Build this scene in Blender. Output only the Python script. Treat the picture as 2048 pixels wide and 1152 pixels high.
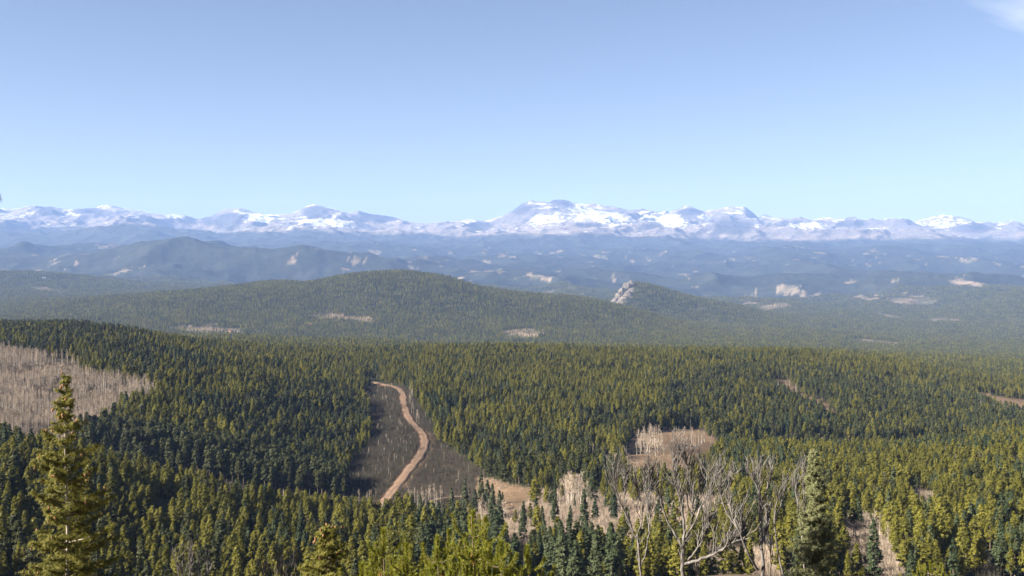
import bpy, math, random
import numpy as np
from mathutils import Vector, Matrix

# ------------------------------------------------------------------ scene, camera, light
S = bpy.context.scene
for o in list(bpy.data.objects):
    bpy.data.objects.remove(o)
C = S.collection
rng = np.random.default_rng(7)
random.seed(7)

F = 2196.0            # focal length in pixels of the 2048 wide photograph
HOR = 500.0           # row of the true horizon
cam = bpy.data.cameras.new('camera')
cam.sensor_width = 36.0
cam.lens = 36.0 * F / 2048.0
cam.clip_start = 0.5
cam.clip_end = 90000.0
co = bpy.data.objects.new('camera', cam)
C.objects.link(co)
co.location = (0, 0, 0)
co.rotation_euler = (math.pi / 2, 0, 0)
cam.shift_y = -(576.0 - HOR) / 2048.0      # a level camera with a little drop of the lens
S.camera = co

TO_SUN = Vector((-0.86, -0.29, 0.46)).normalized()
ELEV = math.asin(TO_SUN.z)
AZIM = math.atan2(TO_SUN.x, TO_SUN.y)
W = bpy.data.worlds.new('World')
S.world = W
W.use_nodes = True
nt = W.node_tree
bg = nt.nodes['Background']
sky = nt.nodes.new('ShaderNodeTexSky')
sky.sky_type = 'NISHITA'
sky.sun_disc = False
sky.sun_elevation = ELEV
sky.sun_rotation = AZIM
sky.altitude = 2800
sky.air_density = 1.0
sky.dust_density = 5.0
sky.ozone_density = 1.0
bg.inputs['Strength'].default_value = 0.0368
tint = nt.nodes.new('ShaderNodeMix'); tint.data_type = 'RGBA'; tint.blend_type = 'MULTIPLY'; tint.inputs[0].default_value = 1.0
tint.inputs[7].default_value = (1.07, 0.965, 0.955, 1)
nt.links.new(sky.outputs[0], tint.inputs[6]); nt.links.new(tint.outputs[2], bg.inputs[0])

sl = bpy.data.lights.new('sun', 'SUN')
sl.energy = 5.0
sl.angle = math.radians(0.53)
sl.color = (1.0, 0.92, 0.775)
so = bpy.data.objects.new('sun', sl)
C.objects.link(so)
so.rotation_euler = TO_SUN.to_track_quat('Z', 'Y').to_euler()
so.location = (0, 0, 3000)

S.view_settings.view_transform = 'Standard'
S.view_settings.look = 'None'
S.view_settings.gamma = 1.0
S.view_settings.exposure = 2.0
S.view_settings.use_curve_mapping = False
cy = S.cycles
S.render.engine = 'CYCLES'
cy.max_bounces = 4
cy.diffuse_bounces = 2
cy.glossy_bounces = 1
cy.transmission_bounces = 2
cy.volume_bounces = 1
cy.transparent_max_bounces = 4
cy.use_denoising = True
cy.use_adaptive_sampling = True
cy.adaptive_threshold = 0.01
cy.caustics_reflective = False
cy.caustics_refractive = False
cy.volume_step_rate = 1.0
cy.volume_max_steps = 64

# ------------------------------------------------------------------ helpers
def tag(o, label=None, cat=None, group=None, kind=None):
    if label: o['label'] = label
    if cat: o['category'] = cat
    if group: o['group'] = group
    if kind: o['kind'] = kind
    return o

def mesh(name, v, f, mats=(), smooth=False):
    m = bpy.data.meshes.new(name)
    v = np.asarray(v, dtype=np.float32).reshape(-1, 3)
    if isinstance(f, np.ndarray):
        n, k = f.shape
        m.vertices.add(len(v)); m.vertices.foreach_set('co', v.ravel())
        m.loops.add(n * k); m.loops.foreach_set('vertex_index', f.astype(np.int32).ravel())
        m.polygons.add(n)
        m.polygons.foreach_set('loop_start', np.arange(0, n * k, k, dtype=np.int32))
        m.polygons.foreach_set('loop_total', np.full(n, k, dtype=np.int32))
        m.update(calc_edges=True)
    else:
        m.from_pydata(v.tolist(), [], f)
    if smooth:
        m.polygons.foreach_set('use_smooth', np.ones(len(m.polygons), dtype=bool))
    for x in mats: m.materials.append(x)
    return m

def obj(name, m, parent=None, loc=(0, 0, 0)):
    o = bpy.data.objects.new(name, m)
    C.objects.link(o)
    o.location = loc
    if parent: o.parent = parent
    return o

def empty(name, loc, rz=0.0, s=1.0):
    o = bpy.data.objects.new(name, None)
    C.objects.link(o)
    o.location = loc
    o.rotation_euler = (0, 0, rz)
    o.scale = (s, s, s)
    return o

def copy_tree(o, parent=None):
    c = o.copy(); C.objects.link(c)
    if parent: c.parent = parent
    for ch in list(o.children): copy_tree(ch, c)
    return c

def hash2(ix, iy, seed):
    h = (ix.astype(np.int64) * 374761393 + iy.astype(np.int64) * 668265263 + seed * 974711) & 0x7fffffff
    h = ((h ^ (h >> 13)) * 1274126177) & 0x7fffffff
    return ((h ^ (h >> 16)) & 0xffff) / 65535.0

def vnoise(x, y, seed=0):
    ix = np.floor(x); iy = np.floor(y)
    fx = x - ix; fy = y - iy
    fx = fx * fx * fx * (fx * (fx * 6 - 15) + 10); fy = fy * fy * fy * (fy * (fy * 6 - 15) + 10)
    ix = ix.astype(np.int64); iy = iy.astype(np.int64)
    a = hash2(ix, iy, seed); b = hash2(ix + 1, iy, seed)
    c = hash2(ix, iy + 1, seed); d = hash2(ix + 1, iy + 1, seed)
    return (a + (b - a) * fx + (c - a) * fy + (a - b - c + d) * fx * fy) * 2 - 1

def fbm(x, y, scale, octs=4, seed=0, gain=0.5):
    s = 0.0; a = 1.0; t = 0.0
    ca, sa = math.cos(0.6), math.sin(0.6)
    x = x / scale; y = y / scale
    for i in range(octs):
        s = s + a * vnoise(x + 17.3 * i, y - 9.1 * i, seed + i); t += a
        x, y = (x * ca - y * sa) * 2.03, (x * sa + y * ca) * 2.03
        a *= gain
    return s / t

def ridged(x, y, scale, octs=5, seed=0, gain=0.5):
    s = 0.0; a = 1.0; t = 0.0
    ca, sa = math.cos(0.7), math.sin(0.7)
    x = x / scale; y = y / scale; w = 1.0
    for i in range(octs):
        n = 1 - np.abs(vnoise(x + 7.7 * i, y + 3.3 * i, seed + i)) * 2.0
        s = s + a * n * w; t += a
        w = np.clip(n * 0.6 + 0.5, 0.15, 1)
        x, y = (x * ca - y * sa) * 2.03, (x * sa + y * ca) * 2.03
        a *= gain
    return s / t

def smooth01(x, a, b):
    t = np.clip((x - a) / (b - a), 0, 1)
    return t * t * (3 - 2 * t)

# ------------------------------------------------------------------ the lie of the land
# heights were surveyed from the photograph: for a distance Y the ground is seen at a row, along several bearings
PXC = [-300, 0, 150, 300, 450, 600, 700, 800, 900, 1000, 1150, 1300, 1450, 1600, 1750, 1900, 2048, 2400]
NEAR = {
    32:   [1255, 1255, 1255, 1255, 1255, 1255, 1255, 1255, 1255, 1240, 1200, 1172, 1162, 1162, 1170, 1190, 1210, 1230],
    60:   [1270] * 18,
    120:  [1245] * 18,
    260:  [1130, 1165, 1185, 1195, 1205, 1205, 1200, 1195, 1190, 1185, 1180, 1172, 1168, 1168, 1165, 1165, 1160, 1130],
    350:  [960, 990, 1040, 1085, 1100, 1115, 1120, 1120, 1125, 1120, 1100, 1100, 1088, 1080, 1078, 1072, 1060, 1010],
    430:  [870, 902, 932, 968, 1011, 1033, 1046, 1060, 1075, 1066, 1042, 1046, 1036, 1026, 1022, 1014, 1000, 960],
    500:  [875, 910, 945, 972, 1013, 1040, 1046, 1045, 1040, 1022, 1006, 1000, 995, 988, 982, 975, 962, 930],
    560:  [860, 895, 932, 962, 987, 1008, 1022, 1012, 1000, 985, 975, 965, 965, 960, 953, 945, 935, 905],
    680:  [820, 838, 848, 852, 893, 932, 952, 918, 930, 918, 925, 918, 922, 921, 916, 908, 897, 880],
    800:  [765, 772, 772, 772, 812, 852, 882, 857, 872, 862, 874, 872, 893, 902, 903, 897, 880, 865],
    950:  [702, 708, 710, 718, 756, 787, 812, 797, 806, 806, 812, 812, 833, 848, 862, 872, 872, 850],
    1150: [675, 678, 677, 686, 716, 742, 762, 752, 753, 756, 761, 764, 776, 790, 800, 822, 846, 820],
    1400: [668, 672, 668, 682, 703, 716, 722, 722, 722, 722, 722, 725, 728, 736, 752, 782, 802, 790],
    1900: [672, 678, 676, 690, 696, 700, 703, 706, 707, 708, 709, 712, 715, 721, 730, 742, 758, 750],
    2500: [672, 676, 676, 684, 686, 690, 694, 696, 697, 698, 701, 703, 707, 714, 719, 724, 730, 730],
    2900: [680, 684, 684, 690, 692, 697, 701, 703, 705, 706, 708, 709, 712, 718, 722, 726, 730, 730],
}
FAR = {
    3300:  ([-300, 0, 400, 800, 1200, 1500, 1800, 2048, 2400], [660, 662, 678, 688, 697, 702, 711, 717, 715]),
    3900:  ([-300, 0, 200, 400, 600, 800, 1000, 1200, 1400, 1600, 1800, 2048], [640, 642, 634, 632, 634, 634, 648, 662, 676, 686, 697, 704]),
    4600:  ([-300, 0, 80, 150, 300, 450, 520, 600, 640, 690, 740, 790, 870, 915, 950, 1050, 1150, 1250, 1350, 1450, 1600, 1800, 2048],
            [632, 625, 618, 604, 589, 577, 574, 574, 570, 556, 548, 547, 553, 563, 573, 586, 598, 619, 641, 660, 668, 682, 690]),
    5200:  ([-300, 0, 400, 520, 545, 600, 700, 900, 1150, 1300, 1450, 1600, 1800, 2048],
            [612, 610, 592, 566, 560, 568, 580, 596, 622, 642, 652, 660, 672, 680]),
    6000:  ([-300, 0, 400, 600, 800, 1000, 1170, 1195, 1215, 1235, 1248, 1262, 1290, 1320, 1360, 1400, 1440, 1480, 1530, 1600, 1700, 1850, 2048],
            [590, 592, 596, 600, 606, 615, 622, 615, 609, 590, 573, 565, 567, 575, 588, 598, 607, 616, 629, 642, 648, 654, 655]),
    6700:  ([-300, 0, 400, 800, 1100, 1300, 1500, 1700, 1850, 2048], [570, 575, 592, 605, 616, 622, 628, 632, 640, 632]),
    7500:  ([-300, 0, 100, 200, 300, 500, 800, 1000, 1200, 1400, 1500, 1560, 1620, 1700, 1780, 1840, 1870, 1950, 2048, 2300],
            [540, 543, 548, 560, 572, 582, 592, 597, 606, 612, 612, 606, 612, 620, 612, 622, 618, 605, 591, 570]),
    8600:  ([-300, 0, 300, 500, 800, 1000, 1200, 1400, 1600, 1800, 2048], [545, 548, 556, 566, 580, 584, 590, 594, 594, 594, 590]),
    9800:  ([-300, 0, 200, 300, 400, 500, 800, 1000, 1100, 1200, 1400, 1600, 1800, 2048], [535, 535, 530, 530, 540, 550, 566, 566, 562, 572, 574, 568, 568, 572]),
    11500: ([-300, 0, 100, 180, 240, 280, 330, 400, 470, 560, 640, 700, 760, 830, 900, 1000, 1100, 1200, 1400, 1600, 1720, 1800, 1880, 1950, 2048],
            [500, 505, 500, 488, 476, 469, 480, 492, 497, 492, 488, 495, 512, 528, 540, 545, 548, 550, 552, 552, 545, 536, 548, 560, 562]),
    14000: ([-300, 0, 280, 500, 700, 900, 1100, 1400, 1700, 2048], [500, 502, 495, 506, 508, 522, 524, 522, 520, 522]),
    17500: ([-300, 0, 150, 300, 450, 600, 700, 800, 900, 1000, 1200, 1400, 1600, 1750, 2048],
            [460, 462, 468, 470, 490, 480, 482, 480, 488, 484, 486, 490, 486, 488, 486]),
    21500: ([-300, 0, 130, 300, 400, 500, 600, 700, 800, 900, 1000, 1050, 1100, 1200, 1300, 1400, 1470, 1600, 1800, 2048],
            [440, 444, 444, 452, 464, 456, 448, 452, 462, 466, 452, 440, 434, 438, 446, 455, 462, 458, 463, 467]),
}
CREST = [(-300, 430), (0, 425), (17, 423), (51, 417), (68, 420), (96, 416), (113, 419), (126, 422.5), (164, 421), (191, 419), (205, 414.7), (219, 414.7),
    (239, 419), (260, 421.5), (287, 426.6), (328, 433), (369, 433.5), (393, 441), (420, 433.5), (441, 423), (454.5, 418.8), (478.5, 418),
    (502, 424), (533, 430.7), (581, 430.7), (601.5, 421.5), (615, 415.7), (629, 414), (649, 418), (670, 423), (700, 428), (717.6, 424),
    (748, 430.7), (782.5, 437), (810, 443), (827, 449.5), (858, 454), (885, 450.6), (912, 443.7), (946.6, 441), (963.7, 445.4), (981, 443),
    (1016.6, 430), (1042, 411), (1059, 401), (1073, 405), (1097, 407), (1107, 401.7), (1131, 401.7), (1148, 410), (1169, 413.7), (1186, 411),
    (1213, 414.7), (1254, 426.6), (1288, 425), (1319, 433.5), (1329, 430.7), (1353, 423), (1370.6, 415.6), (1390, 419), (1410.5, 426), (1431, 422.5),
    (1462.6, 417), (1490, 418), (1501, 426), (1518, 441.6), (1525, 433.6), (1556, 440), (1591, 443), (1626, 446), (1660.5, 439), (1678, 441.6),
    (1709, 440.5), (1719.5, 448.5), (1737, 453), (1761, 445), (1782, 440.5), (1810, 450), (1844.5, 443), (1876, 436), (1903.6, 433.6), (1931, 440),
    (1952, 448.5), (1983.5, 451), (2001, 449), (2028.5, 455.5), (2048, 458), (2300, 455)]
CREST = np.array(CREST)
PXG = np.arange(-1400, 3452, 4.0)
def blur(a, n):
    k = np.exp(-0.5 * (np.arange(-3 * n, 3 * n + 1) / n) ** 2); k /= k.sum()
    return np.convolve(np.pad(a, 3 * n, mode='edge'), k, mode='valid')
KY, KZ = [25.0], [np.full(len(PXG), -8.3)]
for Y, rows in NEAR.items():
    KY.append(float(Y)); KZ.append(-(blur(np.interp(PXG, PXC, rows), 9) - HOR) / F * Y)
for Y, (px, rows) in FAR.items():
    n = {4600: 4, 6000: 2, 11500: 5}.get(Y, 8)
    KY.append(float(Y)); KZ.append(-(blur(np.interp(PXG, px, rows), n) - HOR) / F * Y)
cr = np.interp(PXG, CREST[:, 0], CREST[:, 1])
KY.append(25000.0); KZ.append(-(cr - HOR) / F * 25000)
KY.append(28000.0); KZ.append(-(blur(cr, 10) + 40 - HOR) / F * 28000)
KY.append(34000.0); KZ.append(-(blur(cr, 20) + 90 - HOR) / F * 34000)
KY = np.array(KY); KZ = np.array(KZ)
LY = np.log(KY)
LG = np.linspace(math.log(25.0), math.log(34000.0), 1100)
def pchip(x, y, xi):
    h = np.diff(x)[:, None]; d = np.diff(y, axis=0) / h
    m = np.zeros_like(y)
    same = d[1:] * d[:-1] > 0
    w1 = 2 * h[1:] + h[:-1]; w2 = h[1:] + 2 * h[:-1]
    with np.errstate(divide='ignore', invalid='ignore'):
        hm = (w1 + w2) / (w1 / d[:-1] + w2 / d[1:])
    m[1:-1] = np.where(same, hm, 0)
    m[0] = d[0]; m[-1] = d[-1]
    k = np.clip(np.searchsorted(x, xi, side='right') - 1, 0, len(x) - 2)
    hh = (x[k + 1] - x[k])[:, None]; t = ((xi - x[k])[:, None]) / hh
    return ((1 + 2 * t) * (1 - t) ** 2 * y[k] + t * (1 - t) ** 2 * hh * m[k] + t * t * (3 - 2 * t) * y[k + 1] + t * t * (t - 1) * hh * m[k + 1])
GZ = pchip(LY, KZ, LG)                       # rows: log distance, columns: bearing

def base_height(X, Y):
    Yc = np.maximum(Y, 25.0)
    px = np.clip(1024 + F * X / Yc, PXG[0], PXG[-1] - 0.01)
    u = np.clip((np.log(Yc) - LG[0]) / (LG[1] - LG[0]), 0, len(LG) - 1.01)
    i = (px - PXG[0]) / 4.0
    i0 = i.astype(int); j0 = u.astype(int)
    fi = i - i0; fj = u - j0
    z = GZ[j0, i0] * (1 - fi) * (1 - fj) + GZ[j0, i0 + 1] * fi * (1 - fj) + GZ[j0 + 1, i0] * (1 - fi) * fj + GZ[j0 + 1, i0 + 1] * fi * fj
    zn = -1.75 - 0.262 * np.maximum(Y, -2)
    return np.where(Y < 25, zn, z)

def height(X, Y):
    X = np.asarray(X, float); Y = np.asarray(Y, float)
    z = base_height(X, Y)
    near = fbm(X, Y, 45, 4, 3)
    z = z + near * 1.6 * smooth01(Y, 200, 500) * (1 - smooth01(Y, 3000, 5000)) + fbm(X, Y, 6, 3, 5) * 0.25 * (1 - smooth01(Y, 60, 200))
    z = z + fbm(X, Y, 420, 4, 11) * 14 * smooth01(Y, 2700, 3600) * (1 - smooth01(Y, 6800, 9000))
    z = z + fbm(X, Y, 340, 3, 12) * 12.0 * smooth01(Y, 900, 1600) * (1 - smooth01(Y, 2700, 3600))
    z = z + (ridged(X, Y * 0.75, 2300, 6, 21, 0.52) - 0.30) * 170 * smooth01(Y, 6800, 9500) * (1 - smooth01(Y, 15500, 18500) * 0.3) * (1 - smooth01(Y, 19000, 22000))
    z = z + (ridged(X, Y * 0.8, 760, 5, 23, 0.55) - 0.25) * 62 * smooth01(Y, 6500, 8500) * (1 - smooth01(Y, 17500, 20500)) * (1 - 0.6 * np.exp(-((Y - 11500) / 700.0) ** 2))
    mt = smooth01(Y, 15500, 20000) * (1 - 0.72 * smooth01(Y, 22500, 24500))
    z = z + ((ridged(X, Y * 0.8, 2100, 7, 31, 0.56) - 0.2) * 270 + ridged(X, Y, 520, 5, 33, 0.6) * 75) * mt
    z = z + ridged(X, Y, 420, 4, 41, 0.6) * 26 * smooth01(Y, 20000, 23500)
    return z

def project(X, Y, Z):
    return 1024 + F * X / Y, HOR - F * Z / Y

def on_ground(px, row, y0=200.0, y1=9000.0):
    """first point of the land seen at a pixel of the photograph"""
    ys = np.exp(np.linspace(math.log(y0), math.log(y1), 6000))
    xs = (px - 1024) / F * ys
    r = HOR - F * height(xs, ys) / ys
    k = np.argmax(r <= row)
    return Vector((xs[k], ys[k], height(xs[k:k + 1], ys[k:k + 1])[0]))

# ------------------------------------------------------------------ land cover
def in_poly(px, row, poly):
    r = np.zeros(px.shape, bool); n = len(poly)
    for k in range(n):
        x0, y0 = poly[k]; x1, y1 = poly[(k + 1) % n]
        if y0 == y1: continue
        c = ((y0 > row) != (y1 > row)) & (px < (x1 - x0) * (row - y0) / (y1 - y0) + x0)
        r ^= c
    return r

# (name, ymin, ymax, outline as surveyed on the ground)
ASPEN_L = ('aspen', 520, 1050, [(-400, 690), (0, 708), (140, 722), (190, 752), (300, 775), (335, 785), (250, 815), (215, 845), (170, 880), (120, 930), (-400, 930)])
VALLEY = ('brush', 470, 1150, [(725, 775), (760, 768), (815, 775), (840, 812), (858, 846), (880, 885), (920, 912), (965, 945), (985, 975), (1000, 1010), (985, 1045), (900, 1070), (800, 1070), (720, 1055), (690, 1030), (690, 960), (700, 925), (735, 900), (745, 850), (728, 800)])
CREEK = ('meadow', 380, 620, [(950, 945), (1005, 968), (1085, 982), (1165, 985), (1215, 990), (1275, 1000), (1310, 985), (1330, 1000), (1450, 1010), (1440, 1030), (1330, 1045), (1240, 1075), (1180, 1100), (1100, 1085), (1010, 1075), (930, 1060), (950, 990)])
CLEAR = ('meadow', 560, 1000, [(1265, 872), (1330, 856), (1400, 858), (1445, 885), (1420, 925), (1370, 965), (1280, 975), (1235, 930)])
STRIPS = [('meadow', 800, 1500, [(1535, 752), (1580, 762), (1600, 785), (1650, 805), (1690, 838), (1670, 845), (1625, 815), (1585, 796), (1540, 768)]),
          ('meadow', 900, 1900, [(1935, 780), (1985, 792), (2060, 800), (2060, 835), (2010, 825), (1960, 803)]),
          ('meadow', 1700, 2700, [(1205, 701), (1245, 700), (1292, 707), (1290, 715), (1250, 716), (1210, 710)]),
          ('meadow', 1700, 2700, [(1330, 711), (1390, 714), (1385, 718), (1330, 716)]),
          ('meadow', 2800, 4500, [(1690, 675), (1760, 668), (1810, 684), (1800, 692), (1730, 690)]),
          ('meadow', 2800, 4500, [(1000, 662), (1060, 654), (1095, 668), (1060, 680), (1010, 676)]),
          ('meadow', 2800, 4600, [(612, 628), (660, 628), (745, 634), (745, 648), (690, 642), (620, 638)]),
          ('meadow', 2800, 4600, [(330, 652), (420, 655), (490, 658), (490, 668), (400, 666), (330, 660)]),
          ('meadow', 1200, 2600, [(1990, 716), (2060, 716), (2060, 728), (2010, 726)]),
          ('meadow', 4800, 9000, [(50, 572), (90, 574), (140, 584), (130, 590), (70, 582)]),
          ('meadow', 6500, 9600, [(1770, 596), (1840, 590), (1880, 600), (1860, 612), (1790, 608)]),
          ('meadow', 5500, 9000, [(1510, 614), (1570, 604), (1590, 612), (1530, 624)]),
          ('meadow', 4500, 8000, [(1840, 638), (1910, 634), (1930, 644), (1860, 646)]),
          ('meadow', 9000, 13500, [(1050, 548), (1100, 552), (1105, 562), (1070, 558)]),
          ('meadow', 2800, 4600, [(250, 582), (290, 586), (288, 594), (256, 592)])]
PATCH = [('willow', 255, 420, [(1685, 1040), (1720, 1030), (1765, 1060), (1800, 1120), (1810, 1160), (1690, 1160)]),
         ('willow', 255, 600, [(1818, 978), (1848, 972), (1868, 1000), (1862, 1040), (1835, 1035), (1815, 1000)]),
         ('brush', 255, 700, [(1905, 958), (1925, 960), (1922, 972), (1905, 970)]),
         ('brush', 255, 700, [(2028, 930), (2042, 925), (2046, 960), (2030, 965)]),
         ('brush', 255, 420, [(1880, 1130), (1925, 1122), (1930, 1142), (1890, 1150)]),
         ('brush', 255, 420, [(1965, 1118), (1998, 1118), (2000, 1160), (1968, 1160)]),
         ('willow', 255, 420, [(1395, 1100), (1560, 1095), (1600, 1160), (1390, 1160)]),
         ('brush', 255, 480, [(1000, 1090), (1060, 1095), (1060, 1150), (1000, 1150)]),
         ('brush', 520, 760, [(1165, 905), (1215, 918), (1270, 938), (1262, 958), (1200, 938), (1165, 920)])]
CLIFF = [('rock', 5350, 6300, [(1212, 622), (1222, 600), (1234, 578), (1246, 560), (1268, 556), (1270, 575), (1262, 596), (1248, 606), (1236, 616)])]
GULLY = [('brush', 452, 584, [(-500, 885), (0, 905), (150, 940), (300, 967), (450, 1004), (600, 1032), (720, 1045), (720, 985), (600, 968), (450, 945), (300, 918), (150, 896), (0, 866), (-500, 830)]),
         ('brush', 815, 930, [(1440, 900), (1600, 903), (1750, 906), (1900, 900), (2048, 884), (2500, 870), (2500, 852), (2048, 868), (1900, 880), (1750, 884), (1600, 880), (1440, 880)])]
WILLOW = [('willow', 300, 560, [(1070, 990), (1190, 986), (1460, 1000), (1470, 1060), (1400, 1085), (1300, 1080), (1190, 1120), (1060, 1120), (985, 1085), (930, 1062), (940, 1022), (1030, 1028)])]
REGIONS = CLIFF + GULLY + [ASPEN_L, VALLEY, CREEK, CLEAR] + WILLOW + STRIPS + PATCH

def cover(X, Y, Z):
    """0 forest, 1 aspen, 2 brush, 3 meadow"""
    px, row = project(X, np.maximum(Y, 20), Z)
    wob = fbm(X, Y, 30, 3, 77)
    wx = px + wob * 9 * np.clip(700 / np.maximum(Y, 200), 0.2, 1.2)
    wr = row + fbm(X, Y, 26, 3, 78) * 5 * np.clip(700 / np.maximum(Y, 200), 0.1, 1.2)
    k = np.zeros(X.shape, int)
    code = {'aspen': 1, 'brush': 2, 'meadow': 3, 'willow': 4, 'rock': 5}
    for nm, a, b, poly in REGIONS:
        k = np.where((Y > a) & (Y < b) & in_poly(wx, wr, poly), code[nm], k)
    # natural openings far away
    n = fbm(X, Y * 0.5, 130, 4, 91, 0.6) + 0.35 * fbm(X, Y * 0.3, 900, 2, 92)
    k = np.where((k == 0) & (Y > 3300) & (Y < 5400) & (n > 0.66), 3, k)
    n2 = fbm(X, Y * 0.35, 260, 5, 93, 0.65) + 0.4 * fbm(X, Y * 0.4, 1800, 2, 94)
    k = np.where((k == 0) & (Y > 5400) & (n2 > 0.60), 3, k)
    n3 = fbm(X, Y * 0.28, 120, 4, 95, 0.6) + 0.25 * fbm(X, Y * 0.3, 1500, 2, 96)
    k = np.where((k == 0) & (Y > 5600) & (n3 > 0.52), 3, k)
    k = np.where((k == 0) & (Y < 255), 2, k)
    return k

# the road, as points on the ground
ROAD_PX = [(752, 1042), (765, 1015), (784, 985), (810, 950), (836, 917), (849, 890), (846, 870), (830, 852), (816, 832), (808, 808), (806, 790), (798, 779), (780, 772), (760, 768), (735, 760)]
road_pts = np.array([on_ground(a, b, 420, 1400)[:] for a, b in ROAD_PX])
def catmull(P, n):
    out = []
    Q = np.vstack([2 * P[0] - P[1], P, 2 * P[-1] - P[-2]])
    for k in range(1, len(Q) - 2):
        t = np.linspace(0, 1, n, endpoint=False)[:, None]
        p0, p1, p2, p3 = Q[k - 1], Q[k], Q[k + 1], Q[k + 2]
        out.append(0.5 * ((2 * p1) + (p2 - p0) * t + (2 * p0 - 5 * p1 + 4 * p2 - p3) * t * t + (3 * p1 - p0 - 3 * p2 + p3) * t ** 3))
    out.append(Q[-2:-1])
    return np.vstack(out)
ROAD = catmull(road_pts[:, :2], 14)
TRACK_PX = [(842, 1018), (860, 1004), (880, 998), (905, 994), (935, 992)]
TRACK = catmull(np.array([on_ground(a, b, 380, 700)[:2] for a, b in TRACK_PX]), 10)
def dist_to(path, X, Y):
    d = np.full(X.shape, 1e9)
    m = (Y < 1500) & (np.abs(X) < 300)
    if m.any():
        x = X[m]; y = Y[m]; r = np.full(x.shape, 1e9)
        for k in range(0, len(path), 2):
            r = np.minimum(r, (x - path[k, 0]) ** 2 + (y - path[k, 1]) ** 2)
        d[m] = np.sqrt(r)
    return d

# ------------------------------------------------------------------ materials
def new_mat(name):
    m = bpy.data.materials.new(name); m.use_nodes = True
    n = m.node_tree.nodes; l = m.node_tree.links
    b = n['Principled BSDF']
    b.inputs['Roughness'].default_value = 0.9
    b.inputs['Specular IOR Level'].default_value = 0.15
    return m, n, l, b

def noise_node(n, l, scale, detail=4, vec=None, rough=0.55):
    t = n.new('ShaderNodeTexNoise'); t.inputs['Scale'].default_value = scale
    t.inputs['Detail'].default_value = detail; t.inputs['Roughness'].default_value = rough
    if vec is not None: l.new(vec, t.inputs['Vector'])
    return t

def ramp(n, l, src, stops):
    r = n.new('ShaderNodeValToRGB'); l.new(src, r.inputs[0])
    e = r.color_ramp.elements
    while len(e) < len(stops): e.new(0.5)
    for x, (p, c) in zip(e, stops):
        x.position = p; x.color = (*c, 1) if len(c) == 3 else c
    return r

def mixc(n, l, fac, a, b, mode='MIX'):
    m = n.new('ShaderNodeMix'); m.data_type = 'RGBA'; m.blend_type = mode
    for s, v in ((0, fac), (6, a), (7, b)):
        if hasattr(v, 'links') or hasattr(v, 'is_linked'): l.new(v, m.inputs[s])
        elif s == 0: m.inputs[0].default_value = v
        else: m.inputs[s].default_value = (*v, 1)
    return m.outputs[2]

def foliage(name, dark, light, spec=0.25, rough=0.55, scale=1.2, transl=0.0, rnd=0.65):
    m, n, l, b = new_mat(name)
    oi = n.new('ShaderNodeObjectInfo')
    geo = n.new('ShaderNodeNewGeometry')
    t = noise_node(n, l, scale, 3, geo.outputs['Position'])
    a = n.new('ShaderNodeMath'); a.operation = 'MULTIPLY_ADD'
    l.new(t.outputs[0], a.inputs[0]); a.inputs[1].default_value = 0.9
    c = n.new('ShaderNodeMath'); c.operation = 'MULTIPLY_ADD'
    l.new(oi.outputs['Random'], c.inputs[0]); c.inputs[1].default_value = rnd; c.inputs[2].default_value = -0.45 * rnd
    l.new(c.outputs[0], a.inputs[2])
    tb = noise_node(n, l, 0.022, 3, geo.outputs['Position'])
    c2 = n.new('ShaderNodeMath'); c2.operation = 'MULTIPLY_ADD'
    l.new(tb.outputs[0], c2.inputs[0]); c2.inputs[1].default_value = 1.2 if rnd else 0.0; l.new(a.outputs[0], c2.inputs[2])
    c3 = n.new('ShaderNodeMath'); c3.operation = 'SUBTRACT'; l.new(c2.outputs[0], c3.inputs[0]); c3.inputs[1].default_value = 0.60 if rnd else 0.0
    a = c3
    r = ramp(n, l, a.outputs[0], [(0.1, dark), (0.9, light)])
    l.new(r.outputs[0], b.inputs['Base Color'])
    b.inputs['Roughness'].default_value = rough
    b.inputs['Specular IOR Level'].default_value = spec
    if transl:
        tr = n.new('ShaderNodeBsdfTranslucent'); l.new(r.outputs[0], tr.inputs[0])
        mx = n.new('ShaderNodeMixShader'); mx.inputs[0].default_value = transl
        l.new(b.outputs[0], mx.inputs[1]); l.new(tr.outputs[0], mx.inputs[2])
        l.new(mx.outputs[0], n['Material Output'].inputs[0])
    return m

def plain(name, c0, c1, scale=3.0, rough=0.9, stretch=(1, 1, 1)):
    m, n, l, b = new_mat(name)
    geo = n.new('ShaderNodeTexCoord'); mp = n.new('ShaderNodeMapping'); mp.inputs['Scale'].default_value = stretch
    l.new(geo.outputs['Object'], mp.inputs[0])
    t = noise_node(n, l, scale, 4, mp.outputs[0])
    r = ramp(n, l, t.outputs[0], [(0.3, c0), (0.7, c1)])
    l.new(r.outputs[0], b.inputs['Base Color'])
    b.inputs['Roughness'].default_value = rough
    bp = n.new('ShaderNodeBump'); bp.inputs['Strength'].default_value = 0.5; bp.inputs['Distance'].default_value = 0.02
    l.new(t.outputs[0], bp.inputs['Height']); l.new(bp.outputs[0], b.inputs['Normal'])
    return m

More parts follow.
